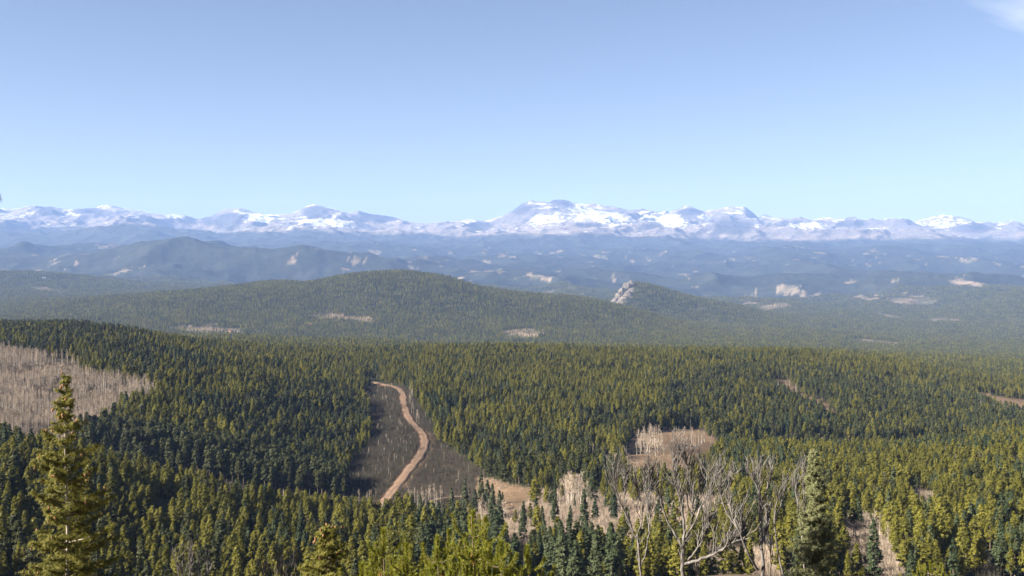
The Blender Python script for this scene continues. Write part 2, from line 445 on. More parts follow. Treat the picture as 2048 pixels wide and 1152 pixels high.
M_PINE = foliage('pine_needles', (0.092, 0.092, 0.013), (0.228, 0.210, 0.033), scale=0.9, transl=0.42)
M_PINE_SHADE_DARK = foliage('shade_dark_pine_needles', (0.032, 0.040, 0.013), (0.078, 0.082, 0.024), scale=0.9, transl=0.2)  # darker copy of the pine tone, carrying slope shade; also varies the groves
M_SPRUCE = foliage('spruce_needles', (0.030, 0.046, 0.020), (0.072, 0.086, 0.036), scale=0.9, transl=0.1)
M_BARK = plain('pine_bark', (0.10, 0.075, 0.055), (0.20, 0.15, 0.11), 4, stretch=(1, 1, 0.3))
M_ASPEN = plain('aspen_bark', (0.42, 0.38, 0.32), (0.62, 0.57, 0.49), 3)
M_TWIG = foliage('aspen_twigs', (0.17, 0.135, 0.105), (0.43, 0.345, 0.27), 0.1, 0.9, 0.3, 0.0, 0.7)
M_BRUSH = plain('brush_twigs', (0.036, 0.033, 0.024), (0.085, 0.074, 0.055), 1.0)  # even twig tone, darkened to carry the valley's shade
M_GREY = plain('grey_dead_wood', (0.048, 0.043, 0.040), (0.195, 0.178, 0.165), 11, stretch=(1, 1, 0.25))

def ground_material(name, far):
    m, n, l, b = new_mat(name)
    at = n.new('ShaderNodeAttribute'); at.attribute_name = 'cover'
    geo = n.new('ShaderNodeNewGeometry')
    t = noise_node(n, l, 0.012 if far else 0.35, 6, geo.outputs['Position'], 0.65)
    r = ramp(n, l, t.outputs[0], [(0.28, (0.55, 0.55, 0.55)), (0.72, (1.4, 1.4, 1.4))])
    col = mixc(n, l, 1.0, at.outputs['Color'], r.outputs[0], 'MULTIPLY')
    l.new(col, b.inputs['Base Color'])
    b.inputs['Specular IOR Level'].default_value = 0.05
    bp = n.new('ShaderNodeBump'); bp.inputs['Strength'].default_value = 0.8; bp.inputs['Distance'].default_value = 14.0 if far else 0.35
    l.new(t.outputs[0], bp.inputs['Height']); l.new(bp.outputs[0], b.inputs['Normal'])
    return m
M_GROUND = ground_material('forest_floor', False)
M_FAR = ground_material('far_forest_land', True)

def mountain_material():
    m, n, l, b = new_mat('snowy_mountain_rock')
    at = n.new('ShaderNodeAttribute'); at.attribute_name = 'cover'
    sn = n.new('ShaderNodeAttribute'); sn.attribute_name = 'snow'
    geo = n.new('ShaderNodeNewGeometry')
    mp = n.new('ShaderNodeMapping'); mp.inputs['Scale'].default_value = (1, 0.45, 1.6); mp.inputs['Rotation'].default_value = (0.2, 0, 0.35)
    l.new(geo.outputs['Position'], mp.inputs[0])
    t = noise_node(n, l, 0.010, 9, mp.outputs[0], 0.74)
    a = n.new('ShaderNodeMath'); a.operation = 'ADD'
    l.new(sn.outputs['Fac'], a.inputs[0]); l.new(t.outputs[0], a.inputs[1])
    r = ramp(n, l, a.outputs[0], [(0.93, (0, 0, 0)), (1.0, (1, 1, 1))])
    # ramp input above one is clamped, so shift
    sh = n.new('ShaderNodeMath'); sh.operation = 'SUBTRACT'; sh.inputs[1].default_value = 0.35
    l.new(a.outputs[0], sh.inputs[0]); l.new(sh.outputs[0], r.inputs[0])
    r.color_ramp.elements[0].position = 0.47; r.color_ramp.elements[1].position = 0.59
    t2 = noise_node(n, l, 0.02, 5, geo.outputs['Position'], 0.6)
    rr = ramp(n, l, t2.outputs[0], [(0.3, (0.6, 0.6, 0.6)), (0.7, (1.35, 1.35, 1.35))])
    rock = mixc(n, l, 1.0, at.outputs['Color'], rr.outputs[0], 'MULTIPLY')
    col = mixc(n, l, r.outputs[0], rock, (0.60, 0.60, 0.60))
    l.new(col, b.inputs['Base Color'])
    bp = n.new('ShaderNodeBump'); bp.inputs['Strength'].default_value = 0.7; bp.inputs['Distance'].default_value = 30.0
    l.new(t.outputs[0], bp.inputs['Height']); l.new(bp.outputs[0], b.inputs['Normal'])
    return m
M_MOUNT = mountain_material()

# ------------------------------------------------------------------ terrain sheets
APEX = 24.0                                   # the fan of grid lines starts behind the camera
rows_r = [4.0]
while rows_r[-1] < 33500:
    r = rows_r[-1]; rows_r.append(r + min(max(0.016 * r, 0.4), 80.0 if r < 16200 else (50.0 if r < 26500 else 300.0)))
rows_r = np.array(rows_r)
tt = np.concatenate([np.linspace(-2.2, -0.62, 60, endpoint=False), np.linspace(-0.62, 0.62, 760), np.linspace(0.62, 2.2, 61)[1:]])
def grid_points(r0, r1):
    k0 = np.searchsorted(rows_r, r0 + APEX); k1 = min(np.searchsorted(rows_r, r1 + APEX), len(rows_r) - 1)
    R = rows_r[k0:k1 + 1]
    Rg, Tg = np.meshgrid(R, tt, indexing='ij')
    return Rg * Tg, Rg - APEX, len(R)
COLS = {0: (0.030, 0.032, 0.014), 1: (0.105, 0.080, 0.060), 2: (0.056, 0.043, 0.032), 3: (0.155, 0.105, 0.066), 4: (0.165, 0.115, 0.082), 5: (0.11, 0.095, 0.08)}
def sheet(name, r0, r1, mat, fn):
    X, Y, nr = grid_points(r0, r1)
    Z = height(X, Y); nc = len(tt)
    i = np.arange(nr - 1)[:, None] * nc + np.arange(nc - 1)[None, :]
    f = np.stack([i, i + 1, i + nc + 1, i + nc], -1).reshape(-1, 4)
    m = mesh(name, np.stack([X, Y, Z], -1), f, [mat], True)
    col, snow = fn(X, Y, Z)
    a = m.attributes.new('cover', 'FLOAT_COLOR', 'POINT')
    a.data.foreach_set('color', np.concatenate([col, np.ones(col.shape[:-1] + (1,))], -1).astype(np.float32).ravel())
    if snow is not None:
        s = m.attributes.new('snow', 'FLOAT', 'POINT'); s.data.foreach_set('value', snow.astype(np.float32).ravel())
    o = obj(name, m); tag(o, kind='structure')
    return o

def near_cols(X, Y, Z):
    k = cover(X, Y, Z)
    c = np.zeros(X.shape + (3,))
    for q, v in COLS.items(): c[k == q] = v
    c[Y < 255] = (0.17, 0.13, 0.09)
    dr_ = dist_to(ROAD, X, Y) + 3 * fbm(X, Y, 12, 2, 58)
    c[(dr_ < 7.5) & (k != 0)] = (0.105, 0.066, 0.046)
    g = np.clip(1 + 0.5 * fbm(X, Y, 25, 3, 55), 0.6, 1.5)[..., None]
    return c * g, None
def far_cols(X, Y, Z):
    k = cover(X, Y, Z)
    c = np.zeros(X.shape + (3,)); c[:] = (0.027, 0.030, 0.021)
    tn = smooth01(fbm(X, Y, 90, 3, 57), -0.35, 0.3)[..., None]
    c = np.where((k == 3)[..., None], np.array((0.10, 0.09, 0.055)) * (1 - tn) + np.array((0.21, 0.16, 0.11)) * tn, c)
    c[k == 5] = (0.11, 0.095, 0.08)
    g = np.clip(1 + 0.45 * fbm(X, Y, 300, 4, 56), 0.6, 1.5)[..., None]
    return c * g, None
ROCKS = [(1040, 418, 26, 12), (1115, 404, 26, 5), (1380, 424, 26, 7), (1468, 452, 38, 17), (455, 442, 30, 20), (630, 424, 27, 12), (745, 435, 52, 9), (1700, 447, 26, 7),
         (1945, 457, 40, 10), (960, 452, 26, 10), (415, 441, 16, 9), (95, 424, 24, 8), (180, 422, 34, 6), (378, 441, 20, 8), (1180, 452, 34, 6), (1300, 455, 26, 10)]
DRIFTS = [(1150, 432, 70, 16), (1240, 440, 60, 16), (1090, 442, 50, 16), (520, 438, 24, 12), (670, 446, 60, 12), (1415, 432, 20, 10), (1890, 448, 40, 10), (1620, 450, 50, 7), (25, 436, 30, 7), (285, 433, 30, 7), (1470, 424, 26, 5), (1340, 442, 30, 12), (840, 458, 30, 5)]
def mount_cols(X, Y, Z):
    c = np.zeros(X.shape + (3,))
    pxm = 1024 + F * X / np.maximum(Y, 100)
    tl = np.interp(pxm, [0, 300, 450, 700, 900, 1300, 1500, 2048], [430, 410, 310, 320, 260, 260, 190, 230]) + fbm(X, Y, 900, 5, 61, 0.6) * 110
    alp = smooth01(Z, tl - 40, tl + 40) * smooth01(Y, 16500, 19000)
    tun = np.array((0.24, 0.19, 0.14)); rock = np.array((0.125, 0.11, 0.10)); fo = np.array((0.028, 0.032, 0.024))
    dzx = np.gradient(Z, axis=1) / np.gradient(X, axis=1)
    dzy = np.gradient(Z, axis=0) / np.gradient(Y, axis=0)
    slope = np.sqrt(dzx ** 2 + dzy ** 2)
    rk = smooth01(slope + 0.12 * fbm(X, Y, 400, 3, 62), 0.32, 0.55)[..., None]
    a = alp[..., None]
    c = fo * (1 - a) + (tun * (1 - rk) + rock * rk) * a
    prow = HOR - F * Z / np.maximum(Y, 100)
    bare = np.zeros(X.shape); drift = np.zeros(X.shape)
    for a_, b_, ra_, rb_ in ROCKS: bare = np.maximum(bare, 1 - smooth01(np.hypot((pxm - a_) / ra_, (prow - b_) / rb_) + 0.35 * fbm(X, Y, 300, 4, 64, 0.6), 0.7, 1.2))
    for a_, b_, ra_, rb_ in DRIFTS: drift = np.maximum(drift, 1 - smooth01(np.hypot((pxm - a_) / ra_, (prow - b_) / rb_) + 0.3 * fbm(X, Y, 400, 4, 65, 0.6), 0.6, 1.3))
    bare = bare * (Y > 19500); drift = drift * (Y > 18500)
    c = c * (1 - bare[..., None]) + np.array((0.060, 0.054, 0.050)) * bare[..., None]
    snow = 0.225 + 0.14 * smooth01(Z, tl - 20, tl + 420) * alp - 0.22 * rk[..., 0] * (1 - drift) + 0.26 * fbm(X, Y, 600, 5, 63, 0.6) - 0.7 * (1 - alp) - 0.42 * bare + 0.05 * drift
    return c, snow

sheet('ground', -30, 3000, M_GROUND, near_cols)
sheet('forested_hill', 3000, 5500, M_FAR, far_cols)
sheet('valley_hills', 5500, 9200, M_FAR, far_cols)
sheet('foothills', 9200, 16200, M_FAR, far_cols)
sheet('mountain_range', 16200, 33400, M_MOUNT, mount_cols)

# the dirt road and the track: cambered ribbons lying on the ground
def ribbon(name, path, width, mat, lift):
    n = len(path)
    d = np.gradient(path, axis=0); d /= np.linalg.norm(d, axis=1)[:, None]
    nrm = np.stack([-d[:, 1], d[:, 0]], 1)
    offs = np.array([-0.5, -0.42, -0.2, 0.0, 0.2, 0.42, 0.5]); cam_ = np.array([-0.5, 0.0, -0.05, 0.06, -0.05, 0.0, -0.5])
    V = []
    wv = width * (1 + 0.12 * np.sin(np.arange(n) * 0.7))
    zc = height(path[:, 0], path[:, 1])
    for o_, h_ in zip(offs, cam_):
        p = path + nrm * (o_ * wv)[:, None]
        zg = height(p[:, 0], p[:, 1])
        z = np.maximum(zg, 0.5 * zg + 0.5 * zc) + lift + h_
        V.append(np.stack([p[:, 0], p[:, 1], z], 1))
    V = np.stack(V, 1); k = len(offs)
    i = np.arange(n - 1)[:, None] * k + np.arange(k - 1)[None, :]
    f = np.stack([i, i + k, i + k + 1, i + 1], -1).reshape(-1, 4)
    m = mesh(name, V, f, [mat], True)
    a = m.attributes.new('across', 'FLOAT', 'POINT'); a.data.foreach_set('value', np.tile(np.array([0, 0.15, 1, 0.25, 1, 0.15, 0]), n).astype(np.float32))
    return obj(name, m)
def road_material(name, c0, c1):
    m, n, l, b = new_mat(name)
    geo = n.new('ShaderNodeNewGeometry')
    t = noise_node(n, l, 0.5, 6, geo.outputs['Position'])
    ac = n.new('ShaderNodeAttribute'); ac.attribute_name = 'across'
    ad = n.new('ShaderNodeMath'); ad.operation = 'MULTIPLY_ADD'; l.new(ac.outputs['Fac'], ad.inputs[0]); ad.inputs[1].default_value = 0.28; l.new(t.outputs[0], ad.inputs[2])
    l.new(ramp(n, l, ad.outputs[0], [(0.35, c0), (0.85, c1)]).outputs[0], b.inputs['Base Color'])
    return m
tag(ribbon('dirt_road', ROAD, 6.4, road_material('packed_red_dirt', (0.098, 0.062, 0.042), (0.228, 0.150, 0.100)), 0.45), kind='structure')
tag(ribbon('track', TRACK, 1.7, road_material('pale_track_dirt', (0.15, 0.105, 0.072), (0.25, 0.18, 0.125)), 0.35), kind='structure')

# ------------------------------------------------------------------ tree shapes
def tuft_tris(cen, out, size, k, up=0.3, wid=0.32, r=rng, shell=0.55):
    """k narrow leaf faces springing from every centre, their flats turned outward and up like shingled sprays"""
    n = len(cen)
    c = np.repeat(cen, k, 0); o = np.repeat(out, k, 0)
    q = r.normal(size=(n * k, 3)); q /= np.linalg.norm(q, axis=1)[:, None]
    nm = o * 0.75 + np.array((0, 0, 0.40)) + q * shell; nm /= np.linalg.norm(nm, axis=1)[:, None]
    d = r.normal(size=(n * k, 3)); d /= np.linalg.norm(d, axis=1)[:, None]
    d = d * 0.9 + o * 0.6 + np.array((0, 0, up))
    d -= (d * nm).sum(1)[:, None] * nm * 0.8; d /= np.linalg.norm(d, axis=1)[:, None]
    w = np.cross(d, nm); w /= np.linalg.norm(w, axis=1)[:, None] + 1e-9
    s = (np.repeat(size, k) if np.ndim(size) else np.full(n * k, size)) * r.uniform(0.7, 1.3, n * k)
    b = c - d * (s * 0.35)[:, None]
    v = np.stack([b - w * (s * wid)[:, None], b + w * (s * wid)[:, None], c + d * s[:, None]], 1)
    return v.reshape(-1, 3), np.arange(n * k * 3).reshape(-1, 3)

def tube(P, R, sides=5):
    P = np.asarray(P, float); n = len(P); R = np.broadcast_to(R, n)
    d = np.gradient(P, axis=0); d /= np.linalg.norm(d, axis=1)[:, None] + 1e-9
    a = np.cross(d, (0.31, 0.87, 0.2)); a /= np.linalg.norm(a, axis=1)[:, None] + 1e-9
    b = np.cross(d, a)
    th = np.arange(sides) * 2 * math.pi / sides
    V = P[:, None, :] + R[:, None, None] * (np.cos(th)[None, :, None] * a[:, None, :] + np.sin(th)[None, :, None] * b[:, None, :])
    i = np.arange(n - 1)[:, None] * sides; j = np.arange(sides)[None, :]; j2 = (j + 1) % sides
    f = np.stack([i + j, i + j2, i + sides + j2, i + sides + j], -1).reshape(-1, 4)
    return V.reshape(-1, 3), f

class MB:
    def __init__(s): s.v = []; s.f = []; s.n = 0
    def add(s, v, f):
        s.v.append(np.asarray(v)); s.f += (np.asarray(f) + s.n).tolist(); s.n += len(v)
    def mesh(s, name, mats, smooth=False): return mesh(name, np.vstack(s.v), s.f, mats, smooth)

def conifer_crown(h, rad, base, nb, ncl, size, k, power=0.75, seed=0, droop=0.1, ragged=0.3):
    r = np.random.default_rng(seed)
    zf = np.sort(r.uniform(0, 1, nb)) ** 0.85
    L = rad * ((1 - zf) ** power * 0.95 + 0.05) * r.uniform(1 - ragged, 1 + ragged * 0.5, nb)
    bulge = np.clip(zf / 0.18, 0.35, 1); L = L * bulge
    an = r.uniform(0, 2 * math.pi, nb)
    cen = []; out = []; sz = []
    for i in range(nb):
        m = max(1, int(round(ncl * (0.35 + 0.65 * L[i] / rad))))
        t = np.sqrt(r.uniform(0.12, 1.0, m))
        z = (base + (1 - base) * zf[i]) * h - droop * L[i] * t + 0.22 * L[i] * t * t
        x = math.cos(an[i]) * L[i] * t; y = math.sin(an[i]) * L[i] * t
        p = np.stack([x, y, z], 1) + r.normal(size=(m, 3)) * 0.10 * size
        cen.append(p); o = np.tile((math.cos(an[i]), math.sin(an[i]), 0.1), (m, 1)); out.append(o)
        sz.append(np.full(m, size * (0.65 + 0.35 * L[i] / rad)))
    cen.append(np.array([[0, 0, h * 0.985]])); out.append(np.array([[0, 0, 1.0]])); sz.append(np.array([size]))
    return tuft_tris(np.vstack(cen), np.vstack(out), np.concatenate(sz), k, r=r)

def trunk_mesh(name, h, r0, mat, lean=0.0, sides=6):
    z = np.linspace(-0.6, h, 6)
    P = np.stack([lean * np.sin(z / h * 2.2), 0 * z, z], 1)
    v, f = tube(P, r0 * np.clip(1 - z / h, 0.06, 1.0) , sides)
    return mesh(name, v, f, [mat], True)

PINES, PINES_FAR = [], []
for q, (h, rad, base, pw, rag) in enumerate([(12.5, 2.0, 0.10, 0.62, 0.35), (14.0, 1.8, 0.22, 0.5, 0.4), (10.5, 1.95, 0.05, 0.72, 0.3), (13.2, 1.65, 0.16, 0.55, 0.45), (11.5, 2.25, 0.12, 0.6, 0.4), (9.0, 1.6, 0.03, 0.8, 0.3)]):
    v, f = conifer_crown(h, rad, base, 120, 6, 0.62, 4, pw, 100 + q, 0.12, rag)
    PINES.append((mesh('pine_crown', v, f, [M_PINE]), trunk_mesh('pine_trunk', h * 0.96, 0.15, M_BARK)))
PINES_SHADE_DARK = []
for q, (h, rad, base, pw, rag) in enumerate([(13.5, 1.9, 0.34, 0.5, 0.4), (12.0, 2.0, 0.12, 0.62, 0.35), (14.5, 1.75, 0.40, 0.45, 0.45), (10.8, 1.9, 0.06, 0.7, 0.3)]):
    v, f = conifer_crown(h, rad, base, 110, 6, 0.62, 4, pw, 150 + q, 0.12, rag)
    PINES_SHADE_DARK.append((mesh('pine_crown', v, f, [M_PINE_SHADE_DARK]), trunk_mesh('pine_trunk', h * 0.96, 0.16, M_BARK)))
SPRUCES = []
for q, (h, rad) in enumerate([(14.5, 2.3), (12.0, 2.0), (16.0, 2.1)]):
    v, f = conifer_crown(h, rad, 0.03, 170, 7, 0.62, 4, 0.85, 200 + q, 0.35, 0.22)
    SPRUCES.append((mesh('spruce_crown', v, f, [M_SPRUCE]), trunk_mesh('spruce_trunk', h * 0.96, 0.17, M_BARK)))

def joined(parts, name):
    """one mesh out of (mesh, offset, scale) for distant groves"""
    V = []; Fc = []; n = 0; mats = []; mi = []
    for m, off, s in parts:
        v = np.empty(len(m.vertices) * 3, np.float32); m.vertices.foreach_get('co', v)
        V.append(v.reshape(-1, 3) * s + off)
        mat = m.materials[0]
        if mat not in mats: mats.append(mat)
        for p in m.polygons: Fc.append([i + n for i in p.vertices]); mi.append(mats.index(mat))
        n += len(m.vertices)
    r = mesh(name, np.vstack(V), Fc, mats)
    r.polygons.foreach_set('material_index', np.array(mi, np.int32))
    return r

PROTO = bpy.data.collections.new('tree_shapes')       # shapes for the instanced masses, not in the scene itself
def proto(name, m, coll):
    o = bpy.data.objects.new(name, m); coll.objects.link(o); return o
COL_PINE = bpy.data.collections.new('pine_shapes')
for q, (c_, t_) in enumerate(PINES):
    proto('pine_shape_%02d' % q, joined([(c_, 0, 1), (t_, 0, 1)], 'pine_whole'), COL_PINE)
for q, (c_, t_) in enumerate(SPRUCES[:2]):
    proto('pine_shape_%02d' % (6 + q), joined([(c_, 0, 1), (t_, 0, 1)], 'spruce_whole'), COL_PINE)
for q, (c_, t_) in enumerate(PINES_SHADE_DARK):
    proto('pine_shape_%02d' % (8 + q), joined([(c_, 0, 1), (t_, 0, 1)], 'shade_dark_pine_whole'), COL_PINE)
COL_GROVE = bpy.data.collections.new('grove_shapes')
GROVE = 30.0
low = []
for q in range(5):
    h, rad = [(12, 2.6), (13, 2.4), (10.5, 2.5), (12.5, 2.2), (14, 2.6)][q]
    v, f = conifer_crown(h, rad, 0.1, 30, 1.6, 1.5, 3, 0.6, 300 + q, 0.12, 0.35)
    low.append(mesh('pine_far', v, f, [M_PINE]))
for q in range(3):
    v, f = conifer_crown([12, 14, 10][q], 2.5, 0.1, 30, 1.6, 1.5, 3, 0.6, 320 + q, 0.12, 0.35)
    low.append(mesh('pine_far', v, f, [M_PINE_SHADE_DARK]))
for g in range(7):
    r = np.random.default_rng(400 + g)
    parts = []
    n = 5
    for i in range(n):
        for j in range(n):
            if r.uniform() < 0.14: continue
            p = ((i + 0.5 + r.uniform(-0.42, 0.42)) / n - 0.5) * GROVE * 1.04, ((j + 0.5 + r.uniform(-0.42, 0.42)) / n - 0.5) * GROVE * 1.04
            parts.append((low[r.integers(8)], np.array((p[0], p[1], -0.8)), r.uniform(0.6, 1.3)))
    proto('grove_shape_%d' % g, joined(parts, 'grove'), COL_GROVE)

def aspen_mesh(seed, h, spread):
    r = np.random.default_rng(seed)
    tr = MB(); tw = MB()
    z = np.linspace(-0.4, h * 0.93, 6)
    lean = r.normal(size=2) * 0.03
    P = np.stack([lean[0] * z + 0.12 * np.sin(z * 0.5 + seed), lean[1] * z, z], 1)
    tr.add(*tube(P, 0.10 * np.clip(1.05 - z / h, 0.12, 1), 4))
    for b in range(38):
        t = r.uniform(0.42, 0.99); a = r.uniform(0, 6.283)
        p0 = np.array([np.interp(t * h, z, P[:, 0]), np.interp(t * h, z, P[:, 1]), t * h * 0.95])
        L = spread * (1.15 - t) * 1.7 * r.uniform(0.6, 1.1) + 0.3
        d = np.array([math.cos(a), math.sin(a), r.uniform(0.6, 1.3)]); d /= np.linalg.norm(d)
        p1 = p0 + d * L * 0.55; p2 = p0 + d * L + np.array((0, 0, 0.25 * L))
        w = np.cross(d, r.normal(size=3)); w /= np.linalg.norm(w)
        tw.add([p0 - w * 0.045, p0 + w * 0.045, p1 + w * 0.03, p1 - w * 0.03, p2], [(0, 1, 2), (0, 2, 3), (3, 2, 4)])
        for q in range(4):
            s = r.uniform(0.35, 1.0); pp = p0 + (p2 - p0) * s
            dd = d + r.normal(size=3) * 0.55 + np.array((0, 0, 0.45)); dd /= np.linalg.norm(dd)
            e = pp + dd * r.uniform(0.35, 0.9)
            w2 = np.cross(dd, r.normal(size=3)); w2 /= np.linalg.norm(w2)
            tw.add([pp - w2 * 0.03, pp + w2 * 0.03, e], [(0, 1, 2)])
    return tr.mesh('aspen_trunk', [M_ASPEN], True), tw.mesh('aspen_crown', [M_TWIG])
ASPENS = [aspen_mesh(500 + q, h, s) for q, (h, s) in enumerate([(10, 1.3), (11.5, 1.2), (8.5, 1.4), (9.5, 1.0)])]
COL_ASPEN = bpy.data.collections.new('aspen_shapes')
for q, (t_, c_) in enumerate(ASPENS):
    proto('aspen_shape_%d' % q, joined([(c_, 0, 1), (t_, 0, 1)], 'aspen_whole'), COL_ASPEN)
COL_BRUSH = bpy.data.collections.new('brush_shapes')
for q in range(4):
    r = np.random.default_rng(600 + q); b = MB()
    for s in range(46):
        p = np.array([r.normal() * 0.9, r.normal() * 0.9, -0.1]); hh = r.uniform(0.9, 3.2) * (1.0 if q < 3 else 1.5)
        d = np.array([r.normal() * 0.16, r.normal() * 0.16, 1.0]); e = p + d * hh
        w = np.cross(d, r.normal(size=3)); w /= np.linalg.norm(w)
        b.add([p - w * 0.035, p + w * 0.035, e], [(0, 1, 2)])
        for z in range(3):
            pp = p + (e - p) * r.uniform(0.3, 0.9); dd = np.array([r.normal() * 0.5, r.normal() * 0.5, 0.8]); ee = pp + dd * r.uniform(0.3, 0.8)
            b.add([pp - w * 0.02, pp + w * 0.02, ee], [(0, 1, 2)])
    proto('brush_shape_%d' % q, b.mesh('brush_whole', [M_BRUSH if q != 2 else M_TWIG]), COL_BRUSH)

tS, cS = aspen_mesh(540, 11.0, 0.8)
tS.materials[0] = M_GREY; cS.materials[0] = M_GREY
proto('pine_shape_12', joined([(cS, 0, 1), (tS, 0, 1)], 'snag_whole'), COL_PINE)
def scatter(name, P, rotz, scale, kind, coll, label, cat):
    m = bpy.data.meshes.new(name)
    n = len(P)
    m.vertices.add(n); m.vertices.foreach_set('co', np.asarray(P, np.float32).ravel())
    a = m.attributes.new('rotz', 'FLOAT', 'POINT'); a.data.foreach_set('value', np.asarray(rotz, np.float32))
    a = m.attributes.new('size', 'FLOAT_VECTOR', 'POINT'); a.data.foreach_set('vector', np.asarray(scale, np.float32).ravel())
    a = m.attributes.new('shape', 'INT', 'POINT'); a.data.foreach_set('value', np.asarray(kind, np.int32))
    o = obj(name, m)
    g = bpy.data.node_groups.new(name, 'GeometryNodeTree')
    g.interface.new_socket('Geometry', in_out='INPUT', socket_type='NodeSocketGeometry')
    g.interface.new_socket('Geometry', in_out='OUTPUT', socket_type='NodeSocketGeometry')
    N = g.nodes; L = g.links
    gi = N.new('NodeGroupInput'); go = N.new('NodeGroupOutput')
    ci = N.new('GeometryNodeCollectionInfo'); ci.inputs[0].default_value = coll
    ci.inputs['Separate Children'].default_value = True; ci.inputs['Reset Children'].default_value = True
    ip = N.new('GeometryNodeInstanceOnPoints'); ip.inputs['Pick Instance'].default_value = True
    def attr(nm, t):
        x = N.new('GeometryNodeInputNamedAttribute'); x.data_type = t; x.inputs[0].default_value = nm; return x.outputs[0]
    cx = N.new('ShaderNodeCombineXYZ'); L.new(attr('rotz', 'FLOAT'), cx.inputs[2])
    L.new(gi.outputs[0], ip.inputs['Points']); L.new(ci.outputs[0], ip.inputs['Instance'])
    L.new(attr('shape', 'INT'), ip.inputs['Instance Index'])
    L.new(cx.outputs[0], ip.inputs['Rotation']); L.new(attr('size', 'FLOAT_VECTOR'), ip.inputs['Scale'])
    L.new(ip.outputs[0], go.inputs[0])
    md = o.modifiers.new('scatter', 'NODES'); md.node_group = g
    return tag(o, label, cat, kind='stuff')

def jitter_grid(s, x0, x1, y0, y1, tlim=0.58, j=0.42, r=rng):
    ys = np.arange(y0, y1, s * 0.87)
    out = []
    for k, y in enumerate(ys):
        xl = max(x0, -tlim * (y + 40)); xr = min(x1, tlim * (y + 40))
        xs = np.arange(xl + (k % 2) * s * 0.5, xr, s)
        out.append(np.stack([xs, np.full(len(xs), y)], 1))
    P = np.vstack(out)
    P += r.uniform(-j, j, P.shape) * s
    return P

# ------------------------------------------------------------------ the forest
SINGLE_END = 1700.0
P = np.vstack([jitter_grid(4.1, -1e9, 1e9, 262, 900), jitter_grid(4.4, -1e9, 1e9, 900, SINGLE_END)])
X, Y = P[:, 0], P[:, 1]; Z = height(X, Y)
K = cover(X, Y, Z)
px, row = project(X, Y, Z)
dr = dist_to(ROAD, X, Y)
dens = fbm(X, Y, 38, 3, 140)
keep = ((K == 0) | ((K == 4) & (Y > 330) & (rng.uniform(size=len(X)) < 0.07))) & (dr > 9) & (rng.uniform(size=len(X)) < 0.90 + 0.45 * dens)
gap = fbm(X, Y, 60, 4, 141)
keep &= ~(fbm(X, Y, 24, 3, 142) > 0.50)
keep &= ~((gap > 0.52) & (px > 1500) & (Y < 650))
X, Y, Z, px, row, dens = (a[keep] for a in (X, Y, Z, px, row, dens))
n = len(X)
spr = (fbm(X, Y, 70, 3, 150) + 0.35 * rng.normal(size=n) > 0.62)
creekside = (px > 830) & (px < 1260) & (Y < 520)
thin = ((px > 880) & (px < 1240) & (Y < 470) & (rng.uniform(size=n) < 0.32))
spr |= creekside & (rng.uniform(size=n) < 0.55)
shape = np.where(spr, rng.integers(6, 8, n), rng.integers(0, 6, n))
SHADED_SLOPES = [[(1400, 745), (1500, 735), (1620, 745), (1750, 768), (1900, 800), (2060, 838), (2060, 872), (1900, 905), (1650, 908), (1430, 905), (1250, 880), (1120, 870), (1130, 840), (1290, 830)],  # slopes turned from the sun: their shade is put into darker pines
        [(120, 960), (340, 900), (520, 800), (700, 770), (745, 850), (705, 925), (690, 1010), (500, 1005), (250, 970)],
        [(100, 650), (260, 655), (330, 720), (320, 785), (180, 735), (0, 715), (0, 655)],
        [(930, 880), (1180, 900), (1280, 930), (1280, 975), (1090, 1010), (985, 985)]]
in_shade = np.zeros(n, bool)
for q, poly in enumerate(SHADED_SLOPES): in_shade |= in_poly(px + 18 * fbm(X, Y, 60, 2, 152), row, poly) & (Y > 520)
pd = np.where(in_shade, 0.55, np.where((px < 470) & (Y < 390), 0.32, 0.06))  # the bottom left slope also gets its shade from darker-coloured trees
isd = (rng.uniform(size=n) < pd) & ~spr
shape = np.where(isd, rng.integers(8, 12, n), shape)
sz = rng.uniform(0.52, 1.18, n) ** 0.9 * (1 + 0.22 * dens)
sz = np.where((px < 780) & (Y < 520), sz * 0.80, sz)
sz = np.where((px > 1250) & (Y < 800), sz * 0.86, sz)
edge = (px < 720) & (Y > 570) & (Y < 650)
shape = np.where(edge, np.where(rng.uniform(size=n) < 0.5, 8, 10), shape)  # dark pines along the hill edge carry its shaded band in their colour
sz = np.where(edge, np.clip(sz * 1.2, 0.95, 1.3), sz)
rz = rng.uniform(0, 6.283, n)
snag = (rng.uniform(size=n) < 0.018) & (Y > 420); shape = np.where(snag, 12, shape)
P3 = np.stack([X, Y, Z - 0.15], 1); wd = rng.uniform(1.08, 1.42, n); SC = np.stack([sz * wd, sz * wd * rng.uniform(0.9, 1.1, n), sz * 0.93], 1)

keep = ~thin
X, Y, Z, px, row, sz, rz, shape, P3, SC = (a[keep] for a in (X, Y, Z, px, row, sz, rz, shape, P3, SC))
n = len(X)
# the 300 largest in the picture stand as things of their own
top = row - 13 * sz * F / Y
vis = (shape < 12) & (px > -12) & (px < 2060) & (top < 1125)
order = np.argsort(np.where(vis, Y / sz, 1e9))
ind = order[:300]
rest = np.ones(n, bool); rest[ind] = False
print('single trees', n)
scatter('conifer_forest', P3[rest], rz[rest], SC[rest], shape[rest], COL_PINE, 'dense green conifer forest covering the plateau and slopes of the middle distance', 'forest')

